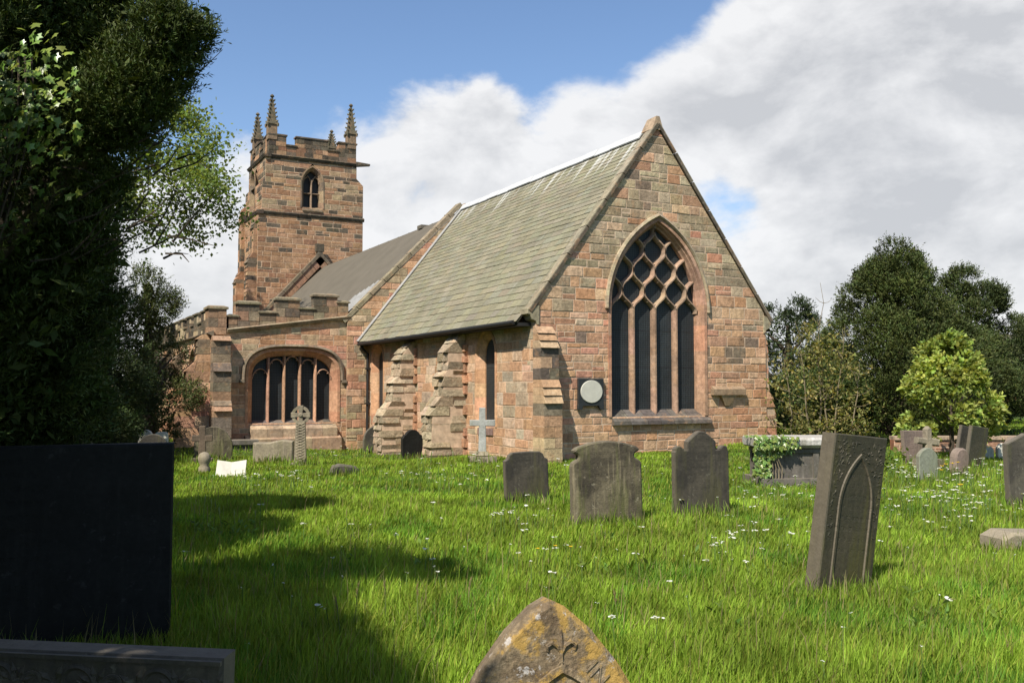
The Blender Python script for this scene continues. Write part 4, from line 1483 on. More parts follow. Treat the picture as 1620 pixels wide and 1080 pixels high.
CHTOP = mat_grave("chest_tomb_lid_stone", (.50, .48, .44), (.33, .31, .28), (.6, .58, .54), .5, (.15, .14, .06), .3, .85, bump=.012)


def arc(cx, cz, r, a0, a1, n=8):
    return [(cx + r * math.cos(math.radians(a0 + (a1 - a0) * i / n)), cz + r * math.sin(math.radians(a0 + (a1 - a0) * i / n))) for i in range(n + 1)]


def mirror(half):
    """outline of a symmetrical stone from its right half, listed from the foot up to the top centre"""
    l = [(-x, z) for x, z in half[::-1]]
    return half + [q for q in l if abs(q[0]) > 1e-6]


# the view's own axes on the ground: yaw 0 faces the photographer
FACE = math.atan2(RGT[1], RGT[0])


def headstone(pos, outline, th, yaw, mat, label, cat='headstone', name='headstone', lean=0.0, tilt=0.0, bev=.012, sink=.3, extra=None, group=None):
    """outline in metres above ground; yaw turns its face to the photographer's right, lean tips it right (deg), tilt tips it back"""
    g = MB(int(abs(pos[0] * 131 + pos[1] * 17)))
    lo = min(z for _, z in outline)
    o2 = [(x, z if z > lo + 1e-4 else z - sink) for x, z in outline]
    g.prism(o2, th, (.2, .2, .2), 0, bev)
    if extra is not None:
        extra(g)
    o = g.build(name, mat)
    o.location = on_ground(pos)
    o.rotation_mode = 'XYZ'
    R_ = Matrix.Rotation(FACE + math.radians(yaw), 4, 'Z') @ Matrix.Rotation(math.radians(lean), 4, 'Y') @ Matrix.Rotation(-math.radians(tilt), 4, 'X')
    o.rotation_euler = R_.to_euler()
    tag(o, label, cat, group)
    return o


def child(mb, name, mat, parent, label=None):
    o = mb.build(name, mat)
    o.parent = parent
    if label: o['label'] = label
    return o


def build_graves():
    # big dark slab at the left edge, in the yew's shade
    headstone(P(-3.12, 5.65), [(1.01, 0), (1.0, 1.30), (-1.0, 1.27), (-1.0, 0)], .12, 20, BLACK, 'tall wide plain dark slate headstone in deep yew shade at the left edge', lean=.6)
    # nearer low slab with a band of carved scrolls
    def scrolls(g):
        for k in range(13):
            sg = 1 if k % 2 else -1
            cx = -.75 + .125 * k
            pts = []
            for i in range(24):
                a = i / 23 * 4.6 * math.pi / 2
                r_ = .062 * (1 - i / 27)
                pts.append((cx + r_ * math.cos(a), -.058, .752 + sg * r_ * math.sin(a)))
            g.tube(pts, [.011 - .006 * i / 23 for i in range(24)], 5)
            for a in (15, 60, 100, 150, 215, 290):
                d = Vector((math.cos(math.radians(a)), 0, math.sin(math.radians(a)) * sg))
                n_ = Vector((-d.z, 0, d.x))
                c = Vector((cx + .062, -.060, .75))
                h_ = Vector((0, -.010, 0))
                q0, q1, q2, q3 = c + d * .012, c + d * .035 + n_ * .012, c + d * .062, c + d * .035 - n_ * .012
                m_ = c + d * .037 + h_
                for A_, B_ in ((q0, q1), (q1, q2), (q2, q3), (q3, q0)):
                    g.face([A_, B_, m_])
        g.box((-.82, -.075, .655), (.82, -.05, .675)); g.box((-.82, -.07, .63), (.82, -.05, .642))
        g.box((-.825, -.068, .825), (.825, -.05, .838))
    headstone(P(-1.72, 2.95), [(.83, 0), (.83, .845), (-.83, .845), (-.83, 0)], .12, -3, SLATE, 'low slate headstone with a carved scroll frieze, cut by the lower left corner', lean=1.6, extra=scrolls)

    # pointed lichened stone in the foreground
    half = [(.40, 0), (.39, .35), (.36, .5), (.30, .66), (.215, .80), (.13, .905), (.05, .975), (.0, 1.0)]
    st = headstone(P(.13, 2.85), mirror(half), .11, 14, LICHEN, 'pointed lichen-crusted headstone with a carved arch, at the bottom edge', bev=.022, tilt=6)
    c = MB(3)
    ip = lambda o: arch_path(.03, .17, .1, .5, .27, 'pointed', o, 12)
    y0 = -.056
    rings = [[(u, y, z) for u, z in ip(o)] for o, y in ((.035, y0 + .01), (.032, y0 - .008), (.012, y0 - .010), (.0, y0 + .012), (-.03, y0 + .013))]
    for a, b in zip(rings[:-1], rings[1:]):
        for k in range(len(a) - 1):
            c.face([a[k], a[k + 1], b[k + 1], b[k]])
    child(c, 'carved_arch', LICHEN, st)
    c = MB(4)
    for sg in (-1, 1):
        c.tube([(.03, -.056, .835), (.03 + sg * .012, -.058, .86), (.03 + sg * .03, -.058, .872), (.03 + sg * .045, -.058, .862), (.03 + sg * .043, -.056, .845)], [.005, .007, .008, .007, .004], 6)
    c.tube([(.03, -.055, .80), (.03, -.058, .86), (.03, -.056, .91)], [.006, .007, .004], 6)
    c.tube([(.03 + .012 * math.cos(a), -.057, .80 + .012 * math.sin(a)) for a in np.linspace(0, 6.28, 10)], .004, 5)
    child(c, 'carved_sprig', LICHEN, st)
    for txt, x, z, rot in (('IN', .10, .785, -50), ('LO', .155, .712, -54), ('V', .195, .655, -56)):
        cu = bpy.data.curves.new('lettering', 'FONT')
        cu.body = txt; cu.size = .075; cu.extrude = .004; cu.offset = -.001
        tmp = bpy.data.objects.new('lettering_source', cu)
        COL.objects.link(tmp)
        bpy.context.view_layer.update()
        me = bpy.data.meshes.new_from_object(tmp.evaluated_get(bpy.context.evaluated_depsgraph_get()))
        bpy.data.objects.remove(tmp)
        me.materials.clear(); me.materials.append(LICHEN)
        lt = bpy.data.objects.new('lettering', me); COL.objects.link(lt)
        lt.parent = st
        lt.matrix_local = Matrix.Translation((x, -.055, z)) @ Matrix.Rotation(math.radians(rot), 4, Vector((0, -1, 0))) @ Matrix.Rotation(math.radians(90), 4, 'X')

    # tall leaning slate with a carved pointed arch
    p = ground_at(1324, 940)
    st = headstone(p, [(.28, 0), (.28, 1.275), (-.28, 1.25), (-.28, 0)], .15, 26, MOSSY, 'tall mossy slate headstone carved with a pointed arch, leaning to the right in the meadow', lean=8.2, tilt=-2, bev=.008)
    c = MB(5)
    ip = lambda o: arch_path(.01, .155, .0, .70, .38, 'pointed', o, 14)
    rings = [[(u, y, z) for u, z in ip(o)] for o, y in ((.03, -.074), (.025, -.086), (.008, -.088), (.0, -.07))]
    for a, b in zip(rings[:-1], rings[1:]):
        for k in range(len(a) - 1):
            c.face([a[k], a[k + 1], b[k + 1], b[k]])
    child(c, 'carved_arch', MOSSY, st)
    c = MB(6)
    outer = ip(.035)
    topz = max(z for _, z in outer)
    for k in range(420):                                 # leaf relief filling the spandrels
        x, z = c.r.uniform(-.255, .255), c.r.uniform(.45, 1.2)
        prof = next((abs(u) for u, zz in outer if u >= 0 and zz >= z), 0) if z < topz else 0
        lim = 0.0
        for (u0, z0), (u1, z1) in zip(outer[:-1], outer[1:]):
            if (z0 - z) * (z1 - z) <= 0 and abs(z1 - z0) > 1e-6:
                lim = max(lim, abs(u0 + (u1 - u0) * (z - z0) / (z1 - z0)))
        if abs(x) < lim + .012:
            continue
        a = c.r.uniform(0, 6.28); L_ = c.r.uniform(.014, .03); w_ = L_ * .4
        d = Vector((math.cos(a), 0, math.sin(a))); n_ = Vector((-d.z, 0, d.x))
        o_ = Vector((x, -.0745, z))
        h_ = Vector((0, -c.r.uniform(.003, .008), 0))
        c.face([o_ - d * L_, o_ - n_ * w_, o_ + h_]); c.face([o_ - n_ * w_, o_ + d * L_, o_ + h_]); c.face([o_ + d * L_, o_ + n_ * w_, o_ + h_]); c.face([o_ + n_ * w_, o_ - d * L_, o_ + h_])
    child(c, 'carved_spandrel', MOSSY, st)

    # three stones in the middle of the lawn
    headstone(P(.21, 13.2), mirror([(.32, 0), (.32, .62), (.27, .65), (.25, .70), (.2, .735), (0, .74)]), .12, 18, SLATE, 'dark slate headstone with cut-off top corners, leftmost of three in the middle lawn', lean=-1.5, tilt=2)
    half = [(.43, 0), (.43, .76), (.415, .80), (.385, .82)] + arc(.385, .868, .042, -100, -250, 8) + [(.40, .925), (.405, .95), (.36, .985), (.2, 1.035), (.05, 1.055), (0, 1.055)]
    headstone(P(1.11, 10.95), mirror([(x, z * .95) for x, z in half]), .13, 14, BROWN, 'mottled brown headstone with a flat scrolled pediment, middle of three on the lawn', lean=-1, tilt=1, bev=.018)
    half = [(.36, 0), (.36, .80)] + arc(.30, .83, .05, -10, 160, 6) + [(.235, .845), (.235, .83), (.19, .83), (.19, .93), (.16, .96), (.04, 1.055), (0, 1.06)]
    headstone(P(2.33, 11.55), mirror(half), .12, 14, SLATE, 'dark slate headstone with a gabled shouldered top, rightmost of three on the lawn', tilt=1)

    # stones near the church, from the left
    p = ground_at(337, 728)
    headstone(p, mirror([(.45, 0), (.45, .42), (.40, .55)] + arc(0, .42, .40, 25, 90, 8)[1:]), .14, 12, BROWN, 'broad round-topped brown headstone behind a rusty brown cross, by the aisle corner')
    q = p + Vector((FWD[0], FWD[1], 0)) * -.75
    cr = MB(9)
    cr.prism([(.09, 0), (.075, .5), (.23, .5), (.23, .64), (.07, .64), (.065, .86), (-.065, .86), (-.07, .64), (-.23, .64), (-.23, .5), (-.075, .5), (-.09, 0)], .1, (.2, .2, .2), 0, .01)
    cr.box((-.24, -.2, -.2), (.24, .2, .1))
    o = cr.build('stone_cross', mat_grave("rust_brown_stone", (.13, .095, .065), (.08, .06, .042), (.2, .17, .12), .3, (.08, .07, .03), .3, .9))
    o.location = on_ground(q + Vector((-RGT[0], -RGT[1], 0)) * .02); o.rotation_euler = (0, 0, FACE + .25)
    tag(o, 'low rusty brown stone cross in front of a round-topped headstone', 'cross')
    u = MB(10)
    u.tube([(0, 0, -.1), (0, 0, .1), (0, 0, .14), (0, 0, .2), (0, 0, .29), (0, 0, .37), (0, 0, .4)], [.11, .11, .08, .11, .13, .09, .03], 14)
    o = u.build('grave_urn', TANS, smooth=True)
    o.location = on_ground(ground_at(323, 747)); tag(o, 'small round pale stone urn left of the rusty brown cross', 'urn')
    bk = MB(11)
    for sg in (-1, 1):
        bk.hexa([(0, -.24, .05), (sg * .36, -.2, .1), (sg * .36, .16, .37), (0, .16, .32)], [(0, -.26, .10), (sg * .36, -.23, .15), (sg * .36, .13, .42), (0, .13, .36)], (.7, .7, .66))
    bk.hexa([(-.3, -.16, -.2), (.3, -.16, -.2), (.3, .2, -.2), (-.3, .2, -.2)], [(-.3, -.16, .1), (.3, -.16, .1), (.3, .16, .33), (-.3, .16, .33)])
    o = bk.build('marble_book', M['white']); o.location = on_ground(ground_at(367, 752), -.03); o.scale = (.74, .74, .74); o.rotation_euler = (math.radians(20), 0, FACE + .12)
    tag(o, 'white marble open-book grave marker tilted in the grass below the aisle window', 'grave marker')
    headstone(ground_at(433, 731), [(.46, 0), (.46, .5), (.2, .53), (-.1, .47), (-.46, .47), (-.46, 0)], .3, 6, TANS, 'low broad pale grey block headstone below the aisle window, left of the Celtic cross', bev=.03)
    lg = MB(12)
    lg.box((-.7, -.35, .18), (.5, .35, .30)); lg.box((-.6, -.28, -.3), (.4, .28, .18))
    o = lg.build('ledger_slab', CHEST); o.location = on_ground(ground_at(380, 712)); o.rotation_euler = (0, 0, FACE + .3)
    tag(o, 'low dark ledger slab at the foot of the aisle wall beside the corner buttress', 'ledger stone')
    # Celtic cross with an interlaced shaft
    p = ground_at(475, 737)
    root = empty('celtic_cross', p, FACE + .12)
    tag(root, 'tall Celtic cross with plaited shaft and wheel head, before the aisle window', 'cross')
    c = MB(13)
    c.hexa([(-.13, -.1, .0), (.13, -.1, .0), (.13, .1, .0), (-.13, .1, .0)], [(-.095, -.075, .98), (.095, -.075, .98), (.095, .075, .98), (-.095, .075, .98)])
    for k in range(15):
        z = .06 + k * .06
        for sg in (-1, 1):
            c.tube([(-.09 * sg, -.093 + z * .02, z - .03), (0, -.104 + z * .02, z), (.09 * sg, -.093 + z * .02, z + .03)], .013, 5)
    child(c, 'shaft', TANS, root)
    c = MB(14)
    cz = 1.1
    n = 28
    ring = [(.195 * math.cos(a), .195 * math.sin(a)) for a in np.linspace(0, 2 * math.pi, n, endpoint=False)]
    inn = [(.135 * math.cos(a), .135 * math.sin(a)) for a in np.linspace(0, 2 * math.pi, n, endpoint=False)]
    for k in range(n):
        k2 = (k + 1) % n
        c.hexa([(inn[k][0], -.05, cz + inn[k][1]), (ring[k][0], -.05, cz + ring[k][1]), (ring[k][0], .05, cz + ring[k][1]), (inn[k][0], .05, cz + inn[k][1])],
               [(inn[k2][0], -.05, cz + inn[k2][1]), (ring[k2][0], -.05, cz + ring[k2][1]), (ring[k2][0], .05, cz + ring[k2][1]), (inn[k2][0], .05, cz + inn[k2][1])])
    for w0, w1, a in ((.036, .058, 0), (.036, .058, 90), (.036, .058, 180), (.036, .058, 270)):
        ca, sa = math.cos(math.radians(a)), math.sin(math.radians(a))
        f = lambda l, w: (l * ca - w * sa, l * sa + w * ca)
        pl_ = [f(0, -w0), f(.205, -w1), f(.205, w1), f(0, w0)]
        c.prism([(x, cz + z) for x, z in pl_], .125, bev=.006)
    c.tube([(0, -.06, cz), (0, -.09, cz)], [.05, .03], 10)
    child(c, 'wheel_head', TANS, root)
    c = MB(15)
    c.hexa([(-.26, -.24, -.3), (.26, -.24, -.3), (.26, .24, -.3), (-.26, .24, -.3)], [(-.2, -.18, .06), (.2, -.18, .06), (.2, .18, .06), (-.2, .18, .06)])
    child(c, 'base', TANS, root)
    headstone(ground_at(545, 752), [(.27, 0), (.26, .1), (.2, .17), (.05, .2), (-.1, .22), (-.22, .19), (-.28, .06), (-.28, 0)], .26, 20, SLATE2, 'broken stump of a low grey stone sunk in the grass right of the Celtic cross', name='stone_stump', cat='broken stone', bev=.03)
    headstone(ground_at(595, 716), mirror([(.38, 0), (.38, .38)] + arc(0, .40, .36, 5, 90, 8)), .13, 24, SLATE2, 'grey round-topped headstone standing against the first ruined buttress')
    headstone(ground_at(652, 728), mirror([(.28, 0), (.28, .55), (.23, .62)] + arc(0, .56, .2, 25, 90, 7)), .12, 30, BLACK, 'polished black headstone with round shoulders before the ruined buttresses', bev=.008)
    # pale cross on its stepped base
    root = empty('pale_cross', ground_at(763, 732), FACE + .1)
    tag(root, 'pale grey stone Latin cross on a stepped base, before the lancet window', 'cross')
    c = MB(16)
    c.prism([(.085, .2), (.07, .78), (.27, .78), (.27, .91), (.068, .91), (.065, 1.17), (-.065, 1.17), (-.068, .91), (-.27, .91), (-.27, .78), (-.07, .78), (-.085, .2)], .11, bev=.012)
    child(c, 'cross_shaft', GREYS, root)
    c = MB(17)
    c.hexa([(-.15, -.13, .16), (.15, -.13, .16), (.15, .13, .16), (-.15, .13, .16)], [(-.1, -.08, .25), (.1, -.08, .25), (.1, .08, .25), (-.1, .08, .25)])
    c.box((-.29, -.22, .0), (.29, .22, .14)); c.box((-.38, -.3, -.3), (.38, .3, .01))
    child(c, 'base', TANS, root)

    # chest tomb
    p = ground_at(1245, 770) + Vector((FWD[0], FWD[1], 0)) * .35 + Vector((RGT[0], RGT[1], 0)) * .2 + Vector((0, 0, .05))
    root = empty('chest_tomb', p, FACE + math.radians(5))
    tag(root, 'grey stone chest tomb with a thick moulded lid, half hidden behind the leaning slate', 'chest tomb')
    c = MB(18)
    c.box((-.55, -.33, .02), (.95, .33, .57), (.2, .2, .2))
    for x in (-.59, .2, .93):
        c.box((x, -.36, .02), (x + .09, -.28, .57)); c.box((x, .28, .02), (x + .09, .36, .57))
    c.box((-.6, -.37, .49), (1.03, .37, .55))
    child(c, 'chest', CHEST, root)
    c = MB(19)
    fr = lambda q: Vector((q[1] + .215, q[0], q[2]))
    c.prism([(-.40, .57), (.40, .57), (.46, .62), (.47, .70), (.43, .735), (-.43, .735), (-.47, .70), (-.46, .62)], 1.8, (.3, .3, .3), 0, .02, fr)
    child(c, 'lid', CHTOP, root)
    c = MB(20)
    c.box((-.68, -.46, -.3), (1.1, .46, .09), (.25, .25, .25))
    child(c, 'plinth', CHEST, root)
    TOMB.append(root)

    # right-hand group
    headstone(ground_at(1446, 737), [(.21, 0), (.27, .68), (-.22, .74), (-.25, 0)], .1, 20, PINK, 'pinkish grey headstone leaning left beside the dark yew trunk', lean=-6)
    headstone(ground_at(1467, 762), mirror([(.185, 0), (.185, .43), (.165, .47)] + arc(0, .40, .165, 45, 90, 6)), .09, 16, GREEN, 'small grey-green headstone with a rounded top, in front of a mossy cross')
    root = empty('mossy_cross', ground_at(1468, 742), FACE + .3)
    tag(root, 'mossy cross with broken arms standing behind the grey-green headstone', 'cross')
    c = MB(21)
    c.prism([(.1, 0), (.08, .45), (.24, .43), (.26, .56), (.07, .6), (.07, .76), (0, .82), (-.07, .76), (-.07, .6), (-.27, .62), (-.28, .5), (-.08, .47), (-.1, 0)], .13, bev=.025)
    child(c, 'cross_shaft', TANS, root)
    c = MB(22); c.hexa([(-.3, -.25, -.2), (.3, -.25, -.2), (.3, .25, -.2), (-.3, .25, -.2)], [(-.2, -.16, .2), (.22, -.16, .2), (.22, .16, .2), (-.2, .16, .2)])
    child(c, 'base', BROWN, root)
    headstone(ground_at(1515, 754), mirror([(.15, 0), (.17, .32)] + arc(0, .34, .17, 0, 90, 8)), .16, 24, PINK, 'small brown round-topped headstone tilted right, before two leaning dark slabs', lean=9, bev=.03)
    headstone(ground_at(1524, 738), [(.26, 0), (.26, .80), (-.22, .80), (-.25, 0)], .09, 22, SLATE, 'dark slate slab leaning right, the left one of a close pair', lean=12)
    headstone(ground_at(1540, 741), [(.24, 0), (.24, .84), (-.24, .80), (-.24, 0)], .09, 26, MOSSY, 'dark mossy slab leaning right, the right one of a close pair', lean=13)
    headstone(ground_at(1560, 726), mirror([(.16, 0), (.16, .22), (.1, .28), (0, .3)]), .12, 10, GREYS, 'small pale low marker by the wall, beside a white round one', cat='grave marker', name='grave_marker')
    headstone(ground_at(1587, 726), mirror([(.15, 0), (.16, .16)] + arc(0, .2, .16, 0, 90, 6)), .1, 10, M['white'], 'small white round-topped marker by the brick wall', cat='grave marker', name='grave_marker')
    headstone(ground_at(1602, 722), mirror([(.2, 0), (.2, .3), (.1, .43), (0, .46)]), .12, 14, PINK, 'small pinkish gabled headstone behind the one cut by the right edge')
    headstone(ground_at(1625, 806), [(.33, 0), (.36, .86), (.02, .98), (-.27, .86), (-.28, 0)], .1, 10, SLATE2, 'brown-grey headstone with a sloping top, cut off by the right edge', lean=-2.5)
    headstone(ground_at(1612, 872), [(.34, 0), (.32, .13), (.25, .2), (-.2, .22), (-.33, .16), (-.36, 0)], .35, 12, TANS, 'low broken grey stone block in the grass at the right edge', name='stone_block', cat='broken stone', bev=.03)
    # far left, in the shade of the trees
    headstone(P(-7.5, 19.5), mirror([(.3, 0), (.3, .5)] + arc(0, .45, .3, 15, 90, 6)), .12, 10, SLATE, 'dark round-topped headstone in shade just over the big slab, by small white markers')
    headstone(P(-8.6, 19.0), mirror([(.25, 0), (.25, .5), (0, .58)]), .12, -8, SLATE2, 'grey pointed headstone in the shade of the left trees')
    headstone(P(-8.75, 22.3), mirror([(.17, 0), (.17, .56)] + arc(0, .56, .17, 0, 90, 6)), .1, 5, M['white'], 'white round-topped marker seen through shade over the slab, left of its twin', cat='grave marker', name='grave_marker')
    headstone(P(-8.22, 21.9), mirror([(.15, 0), (.15, .66), (.1, .7), (0, .71)]), .1, 12, M['white'], 'white square marker seen through shade over the slab, nearest the aisle', cat='grave marker', name='grave_marker')


TOMB = []
build_graves()


# ------------------------------------------------------------------ walls and house beyond
def build_beyond():
    br = mat_stone("red_brick", .6, stain_amt=.3)
    a, b = P(9.2, 22.6), P(17.5, 22.9)
    w = MB(101)
    Ud = (b - a).normalized(); Ln = (b - a).length
    Nn = Vector((Ud.y, -Ud.x, 0))
    if Nn.dot(Vector((FWD[0], FWD[1], 0))) > 0: Nn = -Nn
    u = 0
    zs = np.arange(-.4, .43, .075)
    pal = lambda u, z, r: jit(r, r.choice([(.30, .16, .10), (.27, .15, .10), (.33, .19, .12), (.24, .15, .11)]), .15)
    masonry(w, a + Nn * .11, Ud, Nn, list(zs), lambda z: 0.0, lambda z: Ln, [], pal, (.2, .24), joint=.012, split=0, relief=(.003, .008))
    w.hexa([a - Nn * .11 + Vector((0, 0, -.4)), b - Nn * .11 + Vector((0, 0, -.4)), b + Nn * .10 + Vector((0, 0, -.4)), a + Nn * .10 + Vector((0, 0, -.4))],
           [a - Nn * .11 + Vector((0, 0, .38)), b - Nn * .11 + Vector((0, 0, .38)), b + Nn * .10 + Vector((0, 0, .38)), a + Nn * .10 + Vector((0, 0, .38))], (.28, .12, .07), 0)
    o = w.build('brick_wall', [br, M['mort']]); tag(o, 'low red brick churchyard wall with flat stone coping, behind the right-hand headstones', 'wall')
    c = MB(102)
    k = 0.0
    while k < Ln - .05:
        e = min(Ln, k + .6)
        c.hexa([a + Ud * (k + .004) - Nn * .17 + Vector((0, 0, .38)), a + Ud * (e - .004) - Nn * .17 + Vector((0, 0, .38)), a + Ud * (e - .004) + Nn * .16 + Vector((0, 0, .38)), a + Ud * (k + .004) + Nn * .16 + Vector((0, 0, .38))],
               [a + Ud * (k + .004) - Nn * .17 + Vector((0, 0, .465)), a + Ud * (e - .004) - Nn * .17 + Vector((0, 0, .465)), a + Ud * (e - .004) + Nn * .16 + Vector((0, 0, .455)), a + Ud * (k + .004) + Nn * .16 + Vector((0, 0, .455))], jit(c.r, (.34, .26, .18)), 0)
        k = e
    c.build('coping', M['trim'], o)
    # small brick house glimpsed through the trees on the far right
    h = empty('brick_house', on_ground(P(36.5, 66)), FACE + .2)
    tag(h, 'distant orange brick house glimpsed between the trees at the far right', 'house')
    w = MB(103); w.box((-5, -3.5, -.5), (5, 3.5, 2.7), (.36, .16, .09))
    w.face([(-5, -3.5, 2.7), (-5, 3.5, 2.7), (-5, 0, 4.9)], (.36, .16, .09)); w.face([(5, -3.5, 2.7), (5, 3.5, 2.7), (5, 0, 4.9)], (.36, .16, .09))
    w.build('wall', br, h)
    r_ = MB(104)
    for sg in (-1, 1):
        r_.hexa([(-5.3, sg * 3.9, 2.45), (5.3, sg * 3.9, 2.45), (5.3, 0, 4.95), (-5.3, 0, 4.95)], [(-5.3, sg * 3.9, 2.6), (5.3, sg * 3.9, 2.6), (5.3, 0, 5.1), (-5.3, 0, 5.1)], (.12, .08, .06))
    r_.build('roof', M['felt'], h)
    for x in (-3.2, 0, 3.2):
        g = MB(105)
        g.box((x - .6, -3.56, 1.0), (x + .6, -3.47, 2.2), (.7, .7, .68))
        f = g.build('window', M['white'], h)
        g = MB(106); g.box((x - .52, -3.58, 1.08), (x + .52, -3.54, 2.12)); g.build('pane', M['iron'], f)


build_beyond()

# ------------------------------------------------------------------ trees
RS = np.random.RandomState(7)
YEW = mat_leaf("yew_foliage", .12, .6, .2, .3, 1.4)
LIME = mat_leaf("broad_leaf_foliage", .45, .55, .25, .25, 1.0)
IVY = mat_leaf("ivy_foliage", .2, .35, .45, .25, 3)
BARK = mat_bark("dark_bark", (.07, .055, .04))
BARK2 = mat_bark("pale_bark", (.19, .155, .10))


def unit(v):
    return v / np.maximum(1e-9, np.linalg.norm(v, axis=-1, keepdims=True))


def leaves(base, axis, size, width, cols, nrm=None, fold=.0):
    """diamond leaves: base points, long axes, lengths, widths; returns V, F(4), cols"""
    n = len(base)
    if nrm is None:
        nrm = unit(RS.normal(size=(n, 3)) + np.array([0, 0, .8]))
    side = unit(np.cross(axis, nrm))
    up = np.cross(side, axis)
    size = size[:, None]; width = width[:, None]
    mid = base + axis * size * .45 + up * size * fold
    V = np.stack([base, mid + side * width * .5, base + axis * size, mid - side * width * .5], 1).reshape(-1, 3)
    F = np.arange(n * 4).reshape(-1, 4)
    return V, F, cols


def foliage(name, sets, mat, parent):
    Vs, Fs, Cs, o = [], [], [], 0
    for V, F, c in sets:
        Vs.append(V); Fs.append(F + o); Cs.append(c); o += len(V)
    V = np.concatenate(Vs); F = np.concatenate(Fs); C = np.concatenate(Cs)
    ob = fast_mesh(name, V, F.ravel(), np.full(len(F), 4), np.clip(C, .002, .9), mat, parent)
    return ob


def colvar(n, base, hue=.15, val=.3):
    k = 1 + RS.uniform(-val, val, (n, 1))
    c = np.array(base)[None] * k
    c[:, 0] *= 1 + RS.uniform(-hue, hue * 1.6, n)
    c[:, 2] *= 1 + RS.uniform(-hue, hue, n)
    return c


def sprays(orig, dirs, length, per, leaf, lw, base, spread=.35, droop=0.0, flat=0.0):
    """shoots set with small leaves, like yew: orig (n,3), dirs (n,3)"""
    n = len(orig)
    dirs = unit(dirs)
    L_ = length * RS.uniform(.55, 1.3, n)
    t = np.tile(np.linspace(.05, 1, per), (n, 1)) + RS.uniform(-.04, .04, (n, per))
    sd = unit(np.cross(dirs, RS.normal(size=(n, 3))))
    sd2 = np.cross(dirs, sd)
    bend = RS.normal(size=(n, 3)) * .25 + np.array([0, 0, -droop])
    pos = orig[:, None] + dirs[:, None] * (t * L_[:, None])[..., None] + bend[:, None] * ((t ** 2) * L_[:, None] * .5)[..., None]
    ang = RS.uniform(0, 6.28, (n, per))
    if flat > 0:
        ang = np.where(np.arange(per)[None] % 2 == 0, 0, math.pi) + RS.normal(size=(n, per)) * (1 - flat)
    out = sd[:, None] * np.cos(ang)[..., None] + sd2[:, None] * np.sin(ang)[..., None]
    ax = unit(dirs[:, None] * .75 + out * (spread + .45) + RS.normal(size=(n, per, 3)) * .12)
    m = n * per
    c = np.repeat(colvar(n, base), per, 0) * (1 + RS.uniform(-.15, .15, (m, 1)))
    c *= (.85 + .4 * t.reshape(-1, 1))                    # young tips are paler
    sz = leaf * RS.uniform(.7, 1.3, m)
    return leaves(pos.reshape(-1, 3), ax.reshape(-1, 3), sz, sz * lw, c)


def smooth_line(pts, n=14):
    pts = [np.array(p, float) for p in pts]
    out = []
    for i in range(len(pts) - 1):
        p0, p1, p2, p3 = pts[max(i - 1, 0)], pts[i], pts[i + 1], pts[min(i + 2, len(pts) - 1)]
        for k in range(n):
            t = k / n
            out.append(.5 * ((2 * p1) + (-p0 + p2) * t + (2 * p0 - 5 * p1 + 4 * p2 - p3) * t * t + (-p0 + 3 * p1 - 3 * p2 + p3) * t ** 3))
    out.append(pts[-1])
    return out


def at_view(px, py, d):
    """a place seen in that direction, d metres ahead"""
    v = np.array(view_dir(px, py))
    k = d / (v[0] * FWD[0] + v[1] * FWD[1])
    return CAM + v * k


def bough_sets(line, rad, n, shoot, per, leaf, lw, base, start=.15, up=.5):
    """a bough clothed in shoots along its length"""
    line = np.array(line)
    t = start + (1 - start) * RS.uniform(0, 1, n) ** .8
    i = np.clip((t * (len(line) - 1)).astype(int), 0, len(line) - 2)
    p = line[i] + (line[i + 1] - line[i]) * RS.uniform(0, 1, (n, 1))
    tan = unit(line[i + 1] - line[i])
    r_ = rad * np.sqrt(RS.uniform(.05, 1, n)) * np.clip(1.25 - np.abs(t - .62) * 1.3, .35, 1.1)
    o = unit(np.cross(tan, RS.normal(size=(n, 3))))
    p = p + o * r_[:, None]
    return sprays(p, o * .6 + tan * .5 + np.array([0, 0, up]) + RS.normal(size=(n, 3)) * .25, shoot, per, leaf, lw, base)


